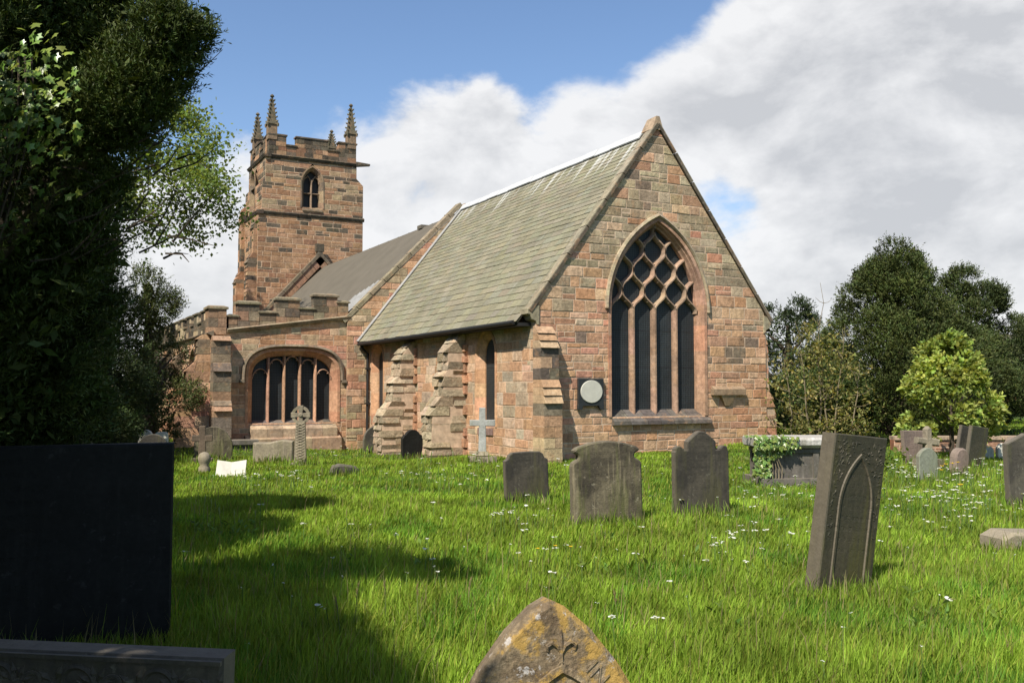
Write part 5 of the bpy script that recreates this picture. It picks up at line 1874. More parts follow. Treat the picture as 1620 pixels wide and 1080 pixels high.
def dome_tree(name, label, cat, pos, prof, height, n_out, shoot, leaf, lw, base, mat, z0=.2, per=10, lobes=9, seed=1, fill=True, group=None, up=.35, trunk_r=.25, bark=None, droop=.1, squash=1.0, loc_pal=None, ragged=.2, big_fill=False):
    """dense crown: prof(t) -> radius at height fraction t; clumped shoots over a lumpy surface, dark depth behind"""
    rs = np.random.RandomState(seed)
    pos = on_ground(pos)
    root = empty(name, pos)
    tag(root, label, cat, group)
    tb = MB(seed)
    tb.tube([(0, 0, -.3), (.02, 0, height * .3), (0, .05, height * .6), (0, 0, height * .85)], [trunk_r * 1.3, trunk_r, trunk_r * .6, trunk_r * .15], 9)
    for k in range(10):
        a = rs.uniform(0, 6.28); t0 = rs.uniform(.1, .6); z = height * t0
        r_ = prof(min(1, t0 + .15)) * .75
        tb.tube([(0, 0, z), (math.cos(a) * r_ * .5, math.sin(a) * r_ * .5, z + .12 * height), (math.cos(a) * r_, math.sin(a) * r_, z + .2 * height)], [trunk_r * .35, trunk_r * .2, .02], 6)
    tk = tb.build('trunk', bark or BARK, root)
    # clump centres on the lumpy surface
    nc = lobes
    t = rs.uniform(0, 1, nc) ** .85
    a = rs.uniform(0, 6.28, nc)
    rr = np.array([prof(x) for x in t]) * rs.uniform(1 - ragged, 1.0 + ragged * .35, nc)
    cz = z0 + t * (height - z0)
    cc = np.stack([np.cos(a) * rr, np.sin(a) * rr * squash, cz], 1)
    cr = np.maximum(.16 * height * .5, .35 * rr) * rs.uniform(.6, 1.15, nc)
    w = cr ** 2; w /= w.sum()
    k = rs.choice(nc, n_out, p=w)
    dr = unit(rs.normal(size=(n_out, 3)))
    outw = unit(cc * np.array([1, 1, .0]) + np.array([0, 0, .15]))
    dr = np.where((dr * outw[k]).sum(1, keepdims=True) < -.35, -dr, dr)
    p = cc[k] + dr * (cr[k] * rs.uniform(.55, 1.0, n_out) ** .6)[:, None] * np.array([1, 1, .85])
    ok = p[:, 2] > .05
    p, dr, k = p[ok], dr[ok], k[ok]
    tint = rs.uniform(.72, 1.28, nc)
    S_ = sprays(p, dr * .6 + outw[k] * .5 + np.array([0, 0, up]), shoot, per, leaf, lw, base, droop=droop)
    S_ = (S_[0], S_[1], S_[2] * np.repeat(tint[k], per)[:, None])
    sets = [S_]
    if fill:
        nf = n_out
        t = rs.uniform(0, 1, nf); a = rs.uniform(0, 6.28, nf)
        rr = np.array([prof(x) for x in t]) * .86 * rs.uniform(0, 1, nf) ** .5
        q = np.stack([np.cos(a) * rr, np.sin(a) * rr * squash, z0 + t * (height * .96 - z0)], 1)
        sz = (shoot * .9 if big_fill else leaf * 1.5) * rs.uniform(.6, 1.3, nf)
        sets.append(leaves(q, unit(rs.normal(size=(nf, 3))), sz, sz * (.55 if big_fill else .4), colvar(nf, base)))
    foliage('crown', sets, mat, root)
    return root


def branch_tree(name, label, cat, pos, height, spread, seed, leaf, base, mat, bark, n_leaf=26, trunk_r=.2, lean=(0, 0), first=.25, levels=3, nb=(9, 5, 4), leaf_w=.7, group=None, up=.5, cl=.28, hang=.25):
    """open broadleaf tree: limbs and twigs carrying loose leaf sprays"""
    rs = np.random.RandomState(seed); rnd = random.Random(seed)
    pos = on_ground(pos)
    root = empty(name, pos); tag(root, label, cat, group)
    mb = MB(seed)
    tips = []

    def limb(p, d, L_, r, lev):
        pts = [p]; q = p.copy(); dd = d.copy()
        n = 6
        for i in range(n):
            dd = unit(dd + rs.normal(size=3) * .14 + np.array([0, 0, .06 if lev == 0 else -.02 * lev]))
            q = q + dd * L_ / n
            pts.append(q.copy())
        mb.tube([tuple(x) for x in pts], [r * (1 - .8 * i / n) for i in range(n + 1)], 7 if lev < 2 else 4)
        if lev >= 1:
            for x in pts[2:]:
                tips.append((x, dd))
        if lev < levels - 1:
            for k in range(nb[lev]):
                t = (first if lev == 0 else .25) + (1 - (first if lev == 0 else .25)) * (k + rnd.random()) / nb[lev]
                i = min(n - 1, int(t * n)); x = pts[i] + (pts[i + 1] - pts[i]) * (t * n - i)
                a = rs.uniform(0, 6.28)
                e = unit(np.cross(dd, rs.normal(size=3)))
                nd = unit(e * (.9 if lev == 0 else .8) + dd * (up if lev else .45) + np.array([0, 0, .1]))
                l2 = (spread * (1.15 - .75 * t) if lev == 0 else L_ * .5) * rnd.uniform(.75, 1.2)
                limb(x, nd, l2, r * .38, lev + 1)
    limb(np.array([0, 0, -.2]), unit(np.array([lean[0], lean[1], 1.0])), height, trunk_r, 0)
    mb.build('trunk', bark, root)
    T = np.array([x for x, _ in tips])
    n = len(T) * n_leaf
    k = np.repeat(np.arange(len(T)), n_leaf)
    p = T[k] + rs.normal(size=(n, 3)) * cl * np.array([1, 1, .8]) - np.array([0, 0, hang * cl])
    sz = leaf * rs.uniform(.6, 1.25, n)
    tint = rs.uniform(.75, 1.25, len(T))[k][:, None]
    sets = [leaves(p, unit(rs.normal(size=(n, 3)) + np.array([0, 0, -.5])), sz, sz * leaf_w, colvar(n, base) * tint, unit(rs.normal(size=(n, 3)) * .7 + np.array([0, 0, 1.0])))]
    foliage('crown', sets, mat, root)
    return root


def ivy_leaves(pts, nrm, size, base):
    """five-lobed ivy leaves as fans of quads"""
    n = len(pts)
    out = np.array([(0, 0), (.42, -.12), (.34, .18), (.5, .42), (.2, .48), (0, 1.0), (-.2, .48), (-.5, .42), (-.34, .18), (-.42, -.12)])
    quads = np.array([(0, 1, 2, 3), (0, 3, 4, 5), (0, 5, 6, 7), (0, 7, 8, 9)])
    nrm = unit(nrm)
    down = unit(np.cross(np.cross(nrm, np.array([0, 0, -1.0]) + RS.normal(size=(n, 3)) * .5), nrm))
    sd = np.cross(nrm, down)
    sz = (size * RS.uniform(.6, 1.25, n))[:, None, None]
    V = pts[:, None] + (sd[:, None] * out[None, :, :1] + down[:, None] * out[None, :, 1:]) * sz - nrm[:, None] * (np.abs(out[None, :, :1]) * sz * .25)
    F = (np.arange(n)[:, None, None] * 10 + quads[None]).reshape(-1, 4)
    c = np.repeat(colvar(n, base, .2, .35), 4, 0)
    return V.reshape(-1, 3), F, c


def build_trees():
    # --- the near yew on the left
    yg = (.043, .064, .014)
    bp = P(-4.3, 5.6)
    root = empty('yew_tree', on_ground(bp))
    tag(root, 'big dark yew overhanging the top left corner, its boughs reaching up to the right', 'tree')
    o = np.array(root.location)
    tr = MB(201)
    fol = []
    base_p = np.array(on_ground(bp))
    mains = [
        ([base_p + [0, 0, 1.2], at_view(110, 260, 5.5), at_view(215, 140, 5.3), at_view(290, 25, 5.2)], .22, 3600, 1),
        ([base_p + [0, 0, 1.3], at_view(60, 260, 5.5), at_view(140, 100, 5.5), at_view(195, -60, 5.4)], .2, 2800, 1),
        ([base_p + [0, 0, 1.0], at_view(30, 200, 5.9), at_view(85, 20, 5.6), at_view(130, -150, 5.3)], .28, 2600, 1),
        ([base_p + [0, 0, 1.0], at_view(-60, 200, 5.3), at_view(-30, 0, 5.2), at_view(10, -200, 5.0)], .35, 1900, 1),
        ([base_p + [0, 0, .6], at_view(20, 480, 5.9), at_view(75, 380, 6.0), at_view(130, 260, 6.0)], .36, 3000, 0),
        ([base_p + [0, 0, .5], at_view(0, 600, 6.4), at_view(60, 560, 6.6), at_view(120, 440, 6.6)], .4, 2800, 0),
        ([base_p + [0, 0, .3], at_view(-40, 680, 6.6), at_view(50, 670, 6.8), at_view(110, 600, 6.9)], .4, 2400, 0),
        ([base_p + [0, 0, 1.0], at_view(-150, 350, 4.6), at_view(-250, 100, 4.2), at_view(-350, -250, 4.0)], .5, 1500, 0),
        ([base_p + [0, 0, 1.0], at_view(-300, 350, 5.6), at_view(-550, 100, 5.5), at_view(-700, -250, 5.4)], .6, 1300, 0),
        ([base_p + [0, 0, 1.0], at_view(-60, 300, 6.4), at_view(-40, -20, 5.8), at_view(-60, -150, 5.4)], .5, 1300, 0),
        ([base_p + [0, 0, 1.0], at_view(-500, 450, 6.0), at_view(-800, 350, 6.3), at_view(-1000, 100, 6.5)], .6, 900, 0),
    ]
    for ln, rad, n, fine in mains:
        line = smooth_line(ln)
        tr.tube([tuple(q - o) for q in line], [.11 * (1 - .85 * i / (len(line) - 1)) + .008 for i in range(len(line))], 7)
        if fine:
            fol.append(bough_sets(line, rad, n, .10, 14, .028, .24, yg, .2))
        else:
            fol.append(bough_sets(line, rad, n, .15, 12, .045, .24, yg, .12))
        # deeper, larger needles so the bough is dense inside
        lq = np.array(line)
        i = np.clip((RS.uniform(.25, .95, n) * (len(lq) - 1)).astype(int), 0, len(lq) - 1)
        pp = lq[i] + RS.normal(size=(n, 3)) * rad * .33
        sz = np.full(n, .075 if fine else .12)
        fol.append(leaves(pp, unit(RS.normal(size=(n, 3))), sz, sz * .4, colvar(n, yg)))
    for k in range(40):                                   # bare dead twigs
        q = at_view(RS.uniform(40, 290), RS.uniform(60, 420), RS.uniform(5.2, 5.9))
        d = np.array([RGT[0] * RS.uniform(.2, .8), RGT[1] * RS.uniform(.2, .8), RS.uniform(-.1, .6)])
        tr.tube([tuple(q - o), tuple(q - o + d * .25), tuple(q - o + d * .5 + RS.normal(size=3) * .04)], [.008, .005, .002], 4)
    tr.tube([(0, 0, -.3), (.05, 0, .6), (0, .05, 1.4)], [.4, .3, .22], 10)
    fol = [(V - o[None], F, c) for V, F, c in fol]
    tr.build('trunk', BARK, root)
    foliage('crown', fol, YEW, root)
    # ivy climbing it
    n = 420
    px = np.clip(RS.normal(35, 42, n), -60, 125); py = RS.normal(165, 62, n)
    pts = np.array([at_view(a, b, 4.9 + RS.uniform(-.2, .2)) for a, b in zip(px, py)])
    nn = np.array(SUN)[None] * .7 - np.array([FWD[0], FWD[1], 0])[None] * .5 + RS.normal(size=(n, 3)) * .4
    V, F, c = ivy_leaves(pts, nn, .052, (.16, .24, .045))
    ir = empty('ivy_plant', P(-3.2, 4.9)); tag(ir, 'sunlit bright green ivy climbing the yew at the upper left edge', 'ivy')
    io = np.array(ir.location)
    foliage('leaves', [(V - io[None], F, c)], IVY, ir)
    st = MB(202)
    for k in range(4):
        ln = smooth_line([np.array(P(-3.5 - .1 * k, 5.25, 0)), at_view(-40 + 8 * k, 420, 5.05), at_view(10 + 12 * k, 230 - 10 * k, 5.0), at_view(20 + 10 * k, 90, 5.0)])
        st.tube([tuple(q - io) for q in ln], .006, 5)
    st.build('stem', BARK, ir)

    # --- tall trees beyond the left edge of the view; their shade lies on the big slab and the lawn
    cone = lambda r, a=.75: (lambda t: r * (1 - t ** 1.3) ** a * (.55 + .45 * min(1, t * 5)))
    egg = lambda r: (lambda t: r * math.sqrt(max(0.0, 1 - (2 * t - .85) ** 2 / 1.33)))
    dome_tree('dark_yew', 'broad dark yew standing behind the ivy-clad one, out at the left', 'tree', P(-5.5, .75), egg(2.2), 6.7, 6500, .34, .14, .42, yg, YEW, 1.2, 9, 40, 11, big_fill=True)
    dome_tree('dark_yew', 'dark yew standing close behind the photographer on the left', 'tree', P(-4.45, .45), egg(1.9), 6.3, 6500, .34, .14, .42, yg, YEW, 1.5, 9, 40, 19, big_fill=True)
    dome_tree('dark_yew', 'tall dark yew in the row at the left edge, deep in shade', 'tree', P(-6.0, 8.35), egg(1.55), 6.0, 6500, .34, .13, .42, yg, YEW, .3, 9, 34, 12)
    dome_tree('dark_yew', 'great dark yew whose shade covers the left side of the churchyard, beyond the left edge', 'tree', P(-9.6, 3.6), egg(2.5), 9, 5500, .4, .18, .42, yg, YEW, 1.0, 8, 40, 51, big_fill=True)
    dome_tree('dark_yew', 'old dark yew beyond the left edge, between the row and the far trees', 'tree', P(-12.4, 8.2), egg(2.7), 10, 5500, .4, .18, .42, yg, YEW, 1.0, 8, 40, 52, big_fill=True)
    dome_tree('dark_yew', 'tallest dark yew beyond the left edge, shading the conifers by the church', 'tree', P(-16.2, 14.5), egg(3.0), 11, 5500, .45, .2, .42, yg, YEW, 1.0, 8, 40, 53, big_fill=True)
    dome_tree('dark_yew', 'far dark yew at the end of the left row', 'tree', P(-14.5, 11), egg(3.2), 9.5, 7000, .4, .18, .4, (.032, .046, .012), YEW, .5, 9, 34, 13)
    dome_tree('dark_yew', 'broad dark yew seen between the near boughs and the conifers', 'tree', P(-13.4, 17.5), egg(3.0), 9.0, 9000, .32, .08, .34, (.032, .046, .012), YEW, .1, 10, 40, 14)
    dome_tree('dark_conifer', 'dark ragged conifer left of the church, its pointed sprays against the cloud', 'tree', P(-11.2, 23.0), cone(1.7), 5.2, 7500, .34, .075, .32, (.03, .043, .013), YEW, .1, 11, 46, 15, ragged=.35)
    dome_tree('dark_conifer', 'small dark conifer nearest the aisle buttress', 'tree', P(-10.7, 27.2), cone(1.35), 5.0, 3400, .36, .09, .28, (.055, .07, .02), YEW, .1, 10, 30, 16, ragged=.35)
    dome_tree('dark_conifer', 'dark conifer filling the gap behind the big slab', 'tree', P(-12.3, 25), cone(2.3), 6.6, 7000, .36, .08, .32, (.032, .046, .012), YEW, .1, 10, 36, 17, ragged=.3)
    dome_tree('dark_yew', 'dark undergrown yew low behind the big slab', 'tree', P(-9.9, 15.5), egg(1.7), 4.2, 7500, .26, .065, .34, (.032, .046, .012), YEW, .05, 10, 30, 18)
    dome_tree('dark_shrub', 'low dark evergreen bush closing the gap between the yews and the aisle', 'shrub', P(-9.9, 21.4), egg(1.15), 3.3, 3500, .24, .065, .34, (.03, .045, .013), YEW, .02, 10, 26, 61, trunk_r=.07)
    # --- pale broadleaf tree behind the aisle
    branch_tree('broadleaf_tree', 'open light green broadleaf tree hanging over the aisle, left of the tower', 'tree', P(-16.1, 33), 17.5, 5.8, 5, .15, (.14, .195, .05), LIME, BARK, 230, .22, (.03, .06), .22, 3, (18, 7, 3), .75, cl=.40, hang=.9)

    # --- right-hand side
    oy = (.05, .067, .017)
    domeR = lambda r: (lambda t: r * (1 - t ** 2.2) ** .62 * (.78 + .22 * min(1, t * 4)))
    dome_tree('yew_tree', 'great dome-shaped dark green yew to the right of the church', 'tree', P(10.75, 26.0), (lambda t: 2.45 * (1 - t ** 1.35) ** .8 * (.85 + .15 * min(1, t * 4))), 5.05, 21000, .22, .07, .38, oy, YEW, .15, 9, 130, 21, trunk_r=.4, ragged=.2, up=.7)
    dome_tree('yew_tree', 'lower yew shoulder with pointed tops at the far right', 'tree', P(13.5, 27.5), cone(2.2, .7), 4.5, 12000, .25, .07, .36, (.044, .06, .017), YEW, .2, 9, 60, 22, ragged=.3, up=.75)
    dome_tree('dark_conifer', 'dark conifer showing past the north corner of the church', 'tree', P(9.2, 31), cone(2.0, .6), 4.0, 4000, .26, .085, .34, (.04, .06, .022), YEW, .1, 10, 34, 23, ragged=.3)
    dome_tree('shrub', 'low dark evergreen shrub by the church corner behind the sparse sapling', 'shrub', P(8.3, 25), egg(1.2), 1.9, 2600, .25, .075, .3, (.05, .075, .02), YEW, .0, 10, 26, 24, trunk_r=.06)
    dome_tree('dark_yew', 'round dark tree cut off by the right edge of the picture', 'tree', P(19.5, 34), domeR(2.2), 4.2, 3600, .36, .11, .3, (.05, .07, .022), YEW, .2, 10, 36, 25, ragged=.25)
    dome_tree('bright_sapling', 'young tree with fresh yellow-green leaves before the dark yew', 'tree', P(9.55, 20.3), (lambda t: .82 * (1 - t ** 2.0) ** .6 * (.62 + .38 * min(1, t * 3))), 2.5, 1700, .2, .095, .6, (.25, .31, .075), LIME, .3, 8, 46, 26, fill=False, trunk_r=.045, droop=.5, up=.0, ragged=.3)
    # sparse sapling with bare stems
    p = on_ground(P(7.35, 22.3))
    root = empty('sparse_sapling', p); tag(root, 'thin olive sapling with bare upright stems beside the church corner', 'tree')
    mb = MB(301); tips = []
    rs = np.random.RandomState(31)
    for k, (dx, h, ln) in enumerate(((0, 4.05, .02), (.35, 3.0, .1), (-.25, 3.1, -.08), (-.6, 2.2, -.1), (.7, 2.1, .15), (.15, 2.5, -.03))):
        b = np.array([RGT[0] * dx, RGT[1] * dx, -.1])
        pts = [b + np.array([RGT[0], RGT[1], 0]) * ln * h * t + np.array([0, 0, h * t]) + rs.normal(size=3) * .03 for t in np.linspace(0, 1, 9)]
        mb.tube([tuple(q) for q in pts], [.028 * (1 - .85 * i / 8) for i in range(9)], 5)
        for j in range(18):
            i = rs.randint(1, 8)
            d = unit(np.array([rs.normal(), rs.normal(), .5])); L_ = rs.uniform(.3, .75) * (1.1 - .5 * i / 8)
            q = [pts[i], pts[i] + d * L_ * .5, pts[i] + d * L_ + np.array([0, 0, .06])]
            mb.tube([tuple(x) for x in q], [.009, .006, .003], 4)
            if pts[i][2] < 2.75:
                tips += [q[1], q[2], (q[1] + q[2]) / 2]
    mb.build('trunk', BARK2, root)
    T = np.array(tips); n = len(T) * 11; k = np.repeat(np.arange(len(T)), 11)
    q = T[k] + rs.normal(size=(n, 3)) * .11
    sz = .095 * rs.uniform(.6, 1.3, n)
    cc = np.where(rs.uniform(size=(n, 1)) < .6, colvar(n, (.26, .25, .085)), colvar(n, (.12, .135, .035)))
    foliage('crown', [leaves(q, unit(rs.normal(size=(n, 3))), sz, sz * .5, cc)], LIME, root)
    # far hedge and woods closing the view
    rs = np.random.RandomState(41)
    sets = []
    for k in range(150):
        la = rs.uniform(-120, 120); d = rs.uniform(72, 100)
        h = rs.uniform(2.4, 4.2) + (1.5 if abs(la) > 40 else 0)
        c = np.array(P(la, d, 0)); n = 130
        q = c + unit(rs.normal(size=(n, 3))) * rs.uniform(.4, 1, (n, 1)) * np.array([3.0, 3.0, h * .62]) + np.array([0, 0, h * .38])
        sz = rs.uniform(.5, 1.0, n)
        sets.append(leaves(q, unit(rs.normal(size=(n, 3))), sz, sz * .6, colvar(n, (.05, .075, .022)) * rs.uniform(.7, 1.2)))
    o = foliage('far_woods', sets, LIME, None); tag(o, kind='stuff')
    # weeds and light green growth behind the tomb
    sets = []
    for k in range(60):
        c = np.array(on_ground(P(rs.uniform(4.9, 6.9), rs.uniform(17.0, 18.6)))); n = 60
        q = c + rs.normal(size=(n, 3)) * np.array([.22, .22, .09]) + np.array([0, 0, rs.uniform(.1, .38)])
        sz = rs.uniform(.06, .13, n)
        sets.append(leaves(q, unit(rs.normal(size=(n, 3)) + [0, 0, .6]), sz, sz * .5, colvar(n, (.13, .2, .035))))
    o = foliage('nettle_undergrowth', sets, LIME, None); tag(o, kind='stuff')
    # ivy on the chest tomb
    t = TOMB[0]
    n = 620
    u = RS.beta(1.0, 2.2, n); a = -.80 + .80 * u
    hh = RS.uniform(0, 1, n)
    z = .76 - hh * np.where(a < -.52, .62, np.clip(.36 - .30 * (a + .52), .12, .4))
    y = -.48 - RS.uniform(0, .05, n) + np.where(z < .57, .08, 0)
    onto = RS.uniform(size=n) < .12
    z = np.where(onto, .75, z); y = np.where(onto, RS.uniform(-.45, .2, n), y)
    pts = np.stack([a, y, z], 1)
    nn = np.where(onto[:, None], np.array([0, -.2, 1.0]), np.array([-.1, -1.0, .35])) + RS.normal(size=(n, 3)) * .35
    V, F, c = ivy_leaves(pts, nn, .062, (.15, .23, .05))
    ir = empty('ivy_plant', t.location, t.rotation_euler.z); tag(ir, 'glossy ivy hanging over the left corner of the chest tomb', 'ivy')
    foliage('leaves', [(V, F, c)], IVY, ir)
    st = MB(203)
    for k in range(4):
        x = -.5 + .05 * k
        st.tube([(x, -.42, .02), (x + .02, -.40, .25), (x - .03 * k, -.41, .5), (x + .1, -.5, .7)], .008, 5)
    st.build('stem', BARK2, ir)


build_trees()


# ------------------------------------------------------------------ meadow grass and flowers
def blocked(x, y):
    b = (x < .02) & (x > -32) & (y > 0) & (y < 6.6)
    b |= (x < -10.9) & (x > -32) & (y > -4.9) & (y < 7.3)
    b |= (x < .45) & (x > 0) & (y > -.05) & (y < .42)
    return b


def scatter(n, d0, d1, margin=2.2, pw=1.0):
    d = np.sqrt(RS.uniform(d0 ** 2, d1 ** 2, n)) if pw == 1 else d0 + (d1 - d0) * RS.uniform(0, 1, n) ** pw
    la = RS.uniform(-1, 1, n) * (.66 * d + margin)
    x = CAM[0] + FWD[0] * d + RGT[0] * la; y = CAM[1] + FWD[1] * d + RGT[1] * la
    ok = ~blocked(x, y)
    return x[ok], y[ok], d[ok], la[ok]


def build_grass():
    V_, L_, T_, C_ = [], [], [], []
    off = 0
    for n, d0, d1 in ((90000, .8, 4), (190000, 4, 8), (210000, 8, 14), (190000, 14, 24), (80000, 24, 40)):
        x, y, d, la = scatter(n, d0, d1)
        n = len(x)
        z = ground_z(x, y)
        patch = .5 + .5 * np.sin(x * .9 + 1.3 * np.sin(y * .7)) * np.sin(y * 1.1 + 1.1 * np.sin(x * .55 + 1))
        patch2 = .5 + .5 * np.sin(x * 2.7 + 2 * np.sin(y * 1.9)) * np.sin(y * 3.1 + np.sin(x * 2.3))
        h = (.10 + .07 * patch + .045 * patch2) * np.clip(1.15 - .035 * d, .5, 1.0) * RS.uniform(.55, 1.25, n)
        tall = RS.uniform(size=n) < .02
        h = np.where(tall, h * RS.uniform(1.5, 2.3, n), h)
        w = (.0024 + .00044 * d) * RS.uniform(.7, 1.4, n)
        w = np.where(tall, w * .5, w)
        a = RS.uniform(0, 2 * math.pi, n)
        lean = RS.uniform(.03, .55, n) * h
        la2 = a + RS.uniform(-.6, .6, n) + math.pi / 2
        # the whole sward leans a little with the wind
        lx = np.cos(la2) * lean + .012; ly = np.sin(la2) * lean + .008
        sx, sy = np.cos(a) * w, np.sin(a) * w
        B = np.stack([x, y, z - .02], 1)
        S_ = np.stack([sx, sy, np.zeros(n)], 1)
        mid = B + np.stack([lx * .3, ly * .3, h * .58], 1)
        tip = B + np.stack([lx, ly, h * (1 - .25 * (lean / h) ** 2)], 1)
        V = np.stack([B - S_, B + S_, mid + S_ * .75, mid - S_ * .75, tip], 1).reshape(-1, 3)
        i = np.arange(n)[:, None] * 5 + off
        lp = np.concatenate([i + np.array([[0, 1, 2, 3]]), i + np.array([[3, 2, 4]])], 1).ravel()
        V_.append(V); L_.append(lp); T_.append(np.tile([4, 3], n)); off += n * 5
        col = np.array([.235, .35, .040])[None] * (1 + RS.uniform(-.3, .3, (n, 1)))
        col = col * (.72 + .48 * patch2[:, None])
        pt3 = np.sin(x * 1.7 + 2.2 * np.sin(y * 1.3 + 2)) * np.sin(y * 2.1 + 1.7 * np.sin(x * 1.1))
        col = np.where((pt3 > .45)[:, None] & (RS.uniform(size=(n, 1)) < .75), col * np.array([[.62, .8, .8]]), col)   # darker clover patches
        straw = RS.uniform(size=n) < .018
        col = np.where(straw[:, None], np.array([[.34, .29, .14]]) * RS.uniform(.6, 1.1, (n, 1)), col)
        yel = (RS.uniform(size=n) < .10 + .12 * patch)
        col = np.where(yel[:, None], np.array([.27, .30, .05])[None] * (1 + RS.uniform(-.2, .2, (n, 1))), col)
        col = np.where((tall & (RS.uniform(size=n) < .55))[:, None], np.array([[.26, .22, .10]]), col)
        C_.append(np.repeat(col, 2, 0))
    # longer growth left standing round the stones, where no mower reaches
    for ob in list(COL.objects):
        if ob.name.split('.')[0] not in ('headstone', 'stone_cross', 'stone_block', 'stone_stump', 'chest_tomb', 'celtic_cross', 'pale_cross', 'ledger_slab'):
            continue
        q = np.array(ob.location)
        dd = float(np.hypot(q[0] - CAM[0], q[1] - CAM[1]))
        if dd < 4.5: continue
        wd = 1.0 if ob.name.startswith('chest') else .5
        n = 330 if dd < 16 else 160
        u = RS.normal(size=n) * wd * .6; v = -np.abs(RS.normal(size=n)) * .16 - .09
        x = q[0] + RGT[0] * u + FWD[0] * v; y = q[1] + RGT[1] * u + FWD[1] * v
        ok = ~blocked(x, y); x, y = x[ok], y[ok]; n = len(x)
        z = ground_z(x, y); h = RS.uniform(.12, .34, n) * RS.uniform(.6, 1, n); w = (.0024 + .0004 * dd) * RS.uniform(.6, 1.2, n)
        a = RS.uniform(0, 6.28, n); lean = RS.uniform(.05, .5, n) * h
        B = np.stack([x, y, z - .02], 1); S_ = np.stack([np.cos(a) * w, np.sin(a) * w, np.zeros(n)], 1)
        lx, ly = -np.sin(a) * lean, np.cos(a) * lean
        mid = B + np.stack([lx * .3, ly * .3, h * .58], 1); tip = B + np.stack([lx, ly, h * .92], 1)
        V = np.stack([B - S_, B + S_, mid + S_ * .75, mid - S_ * .75, tip], 1).reshape(-1, 3)
        i = np.arange(n)[:, None] * 5 + off
        V_.append(V); L_.append(np.concatenate([i + np.array([[0, 1, 2, 3]]), i + np.array([[3, 2, 4]])], 1).ravel()); T_.append(np.tile([4, 3], n)); off += n * 5
        col = np.where(RS.uniform(size=(n, 1)) < .2, np.array([[.30, .28, .12]]), np.array([[.17, .27, .035]])) * RS.uniform(.6, 1.2, (n, 1))
        C_.append(np.repeat(col, 2, 0))
    o = fast_mesh("grass", np.concatenate(V_), np.concatenate(L_), np.concatenate(T_), np.concatenate(C_), mat_leaf("grass_blades", .42, .6, .12, .3, 1.1))
    tag(o, kind='stuff')


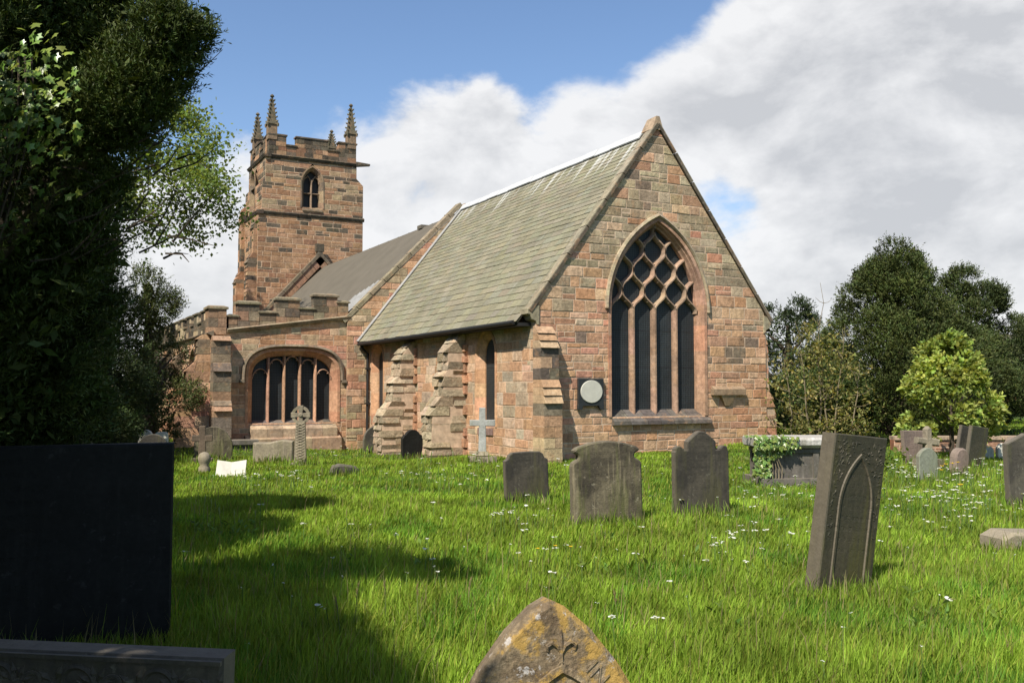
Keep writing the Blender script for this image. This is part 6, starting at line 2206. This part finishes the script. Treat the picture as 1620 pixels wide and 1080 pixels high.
def build_flowers():
    mb = MB(401)
    r = mb.r
    wt = mat_leaf("white_petals", .3, .6, .2, .05)
    spots = []
    # drifts of white umbels, thickest to the right
    for px, py, n, sx, sy in ((1160, 885, 14, 28, 14), (1470, 808, 45, 60, 16), (1480, 765, 40, 70, 10), (1560, 800, 26, 45, 18), (1520, 830, 14, 40, 14), (1430, 750, 30, 40, 8),
                              (1100, 805, 14, 45, 8), (820, 840, 10, 30, 8), (680, 765, 24, 40, 10), (430, 770, 30, 50, 8), (500, 715, 14, 60, 6), (1230, 840, 12, 60, 20), (1360, 880, 18, 180, 40),
                              (1150, 980, 16, 240, 60), (820, 880, 20, 160, 40), (700, 720, 20, 90, 8), (930, 760, 20, 150, 20), (1240, 790, 22, 50, 10), (480, 940, 10, 180, 70), (1560, 745, 24, 60, 8)):
        for k in range(int(n * 1.6)):
            a, b = r.gauss(px, sx), r.gauss(py, sy)
            if b < 705: continue
            spots.append(ground_at(a, b + 8))
    for p in spots:
        d = (Vector((p.x, p.y, 0)) - Vector((CAM[0], CAM[1], 0))).length
        h = r.uniform(.17, .30)
        t = p + Vector((r.uniform(-.05, .05), r.uniform(-.05, .05), h))
        mb.tube([p, t], .0022 + .0002 * d, 3, (.12, .19, .04), 1)
        big = r.random() < .5
        R_ = r.uniform(.018, .034) if big else r.uniform(.010, .017)
        R_ *= 1.1 + .018 * d
        for k in range(7 if big else 3):
            a = r.uniform(0, 6.28); q = R_ * math.sqrt(r.random())
            c = t + Vector((math.cos(a) * q, math.sin(a) * q, r.uniform(-.006, .006)))
            s_ = R_ * r.uniform(.28, .42)
            tl = Vector((r.uniform(-.4, .4), r.uniform(-.4, .4), 1)).normalized()
            u = tl.orthogonal().normalized(); v = tl.cross(u)
            mb.face([c + (u * math.cos(j * 1.0472) + v * math.sin(j * 1.0472)) * s_ for j in range(6)], (.68, .68, .6), 0)
    o = mb.build('wildflowers', [wt, mat_leaf("flower_stems", .2)], fix=False)
    tag(o, kind='stuff')
    # a few yellow flowers
    ym = mat_leaf("yellow_petals", .3, .5, .3, .05)
    gm = mat_leaf("buttercup_stem", .2)
    for k, (px, py) in enumerate(((850, 905), (877, 900), (902, 902), (1492, 762), (1498, 758), (1490, 770), (1507, 756), (1515, 754), (1520, 800))):
        p = ground_at(px, py + 10)
        f = empty('buttercup', p, k)
        far = px > 1400
        tag(f, 'yellow buttercup in the grass before the brown round-topped headstone' if far else 'yellow buttercup in the grass below the middle headstones', 'flower', 'buttercups by the right headstones' if far else 'buttercups in the middle lawn')
        h = .26 if not far else .34
        s_ = MB(k); s_.tube([(0, 0, 0), (.01, 0, h)], .003, 4, (.12, .19, .04)); s_.build('stem', gm, f)
        s_ = MB(k)
        q = .022 if not far else .042
        for j in range(5):
            a = j * 1.2566
            d = Vector((math.cos(a), math.sin(a), .35)); e = Vector((-math.sin(a), math.cos(a), 0))
            c = Vector((.01, 0, h))
            s_.face([c, c + d * q * .6 - e * q * .45, c + d * q, c + d * q * .6 + e * q * .45], (.75, .48, .02), 0)
        s_.build('petals', ym, f)


def build_weeds():
    sets = []
    rs = np.random.RandomState(77)
    mb = MB(501)
    spots = [(300 + 8 * k, 835 + (k * 7) % 22) for k in range(14)] + [(int(rs.uniform(1430, 1600)), int(rs.uniform(930, 1030))) for _ in range(14)] + [(int(rs.uniform(450, 1250)), int(rs.uniform(840, 1050))) for _ in range(26)] + [(int(rs.uniform(1180, 1300)), 775) for _ in range(10)]
    for px, py in spots:
        p = np.array(ground_at(px, py)); n = 9
        a = rs.uniform(0, 6.28, n)
        ax = unit(np.stack([np.cos(a), np.sin(a), rs.uniform(.25, 1.1, n)], 1))
        sz = rs.uniform(.05, .12, n)
        sets.append(leaves(np.repeat(p[None], n, 0) + rs.normal(size=(n, 3)) * .03 + np.array([0, 0, .05]), ax, sz, sz * .3, colvar(n, (.13, .22, .04)), fold=.08))
    for px, py, h in ((308, 850, .36), (318, 846, .42), (330, 850, .40), (338, 838, .33), (352, 842, .27), (372, 846, .26), (402, 842, .24), (540, 1030, .34), (556, 1010, .36), (610, 1000, .34), (660, 1005, .33), (735, 985, .3), (980, 1010, .3)):
        p = ground_at(px, py)
        t = p + Vector((rs.uniform(-.05, .05), rs.uniform(-.05, .05), h))
        mb.tube([p, p.lerp(t, .5) + Vector((.01, 0, 0)), t], [.004, .003, .002], 5, (.2, .26, .08))
        q = t
        for k in range(9):
            a = rs.uniform(0, 6.28)
            c = p.lerp(t, .74 + .03 * k)
            mb.tube([c, c + Vector((math.cos(a) * .012, math.sin(a) * .012, .03))], [.004, .001], 4, (.33, .25, .12) if px > 500 else (.28, .32, .13))
    wm = mat_leaf("weed_leaves", .35)
    o = foliage('broadleaf_weeds', sets, wm, None); tag(o, kind='stuff')
    o = mb.build('seeding_grass', wm, fix=False); tag(o, kind='stuff')


build_grass()
build_weeds()
build_flowers()
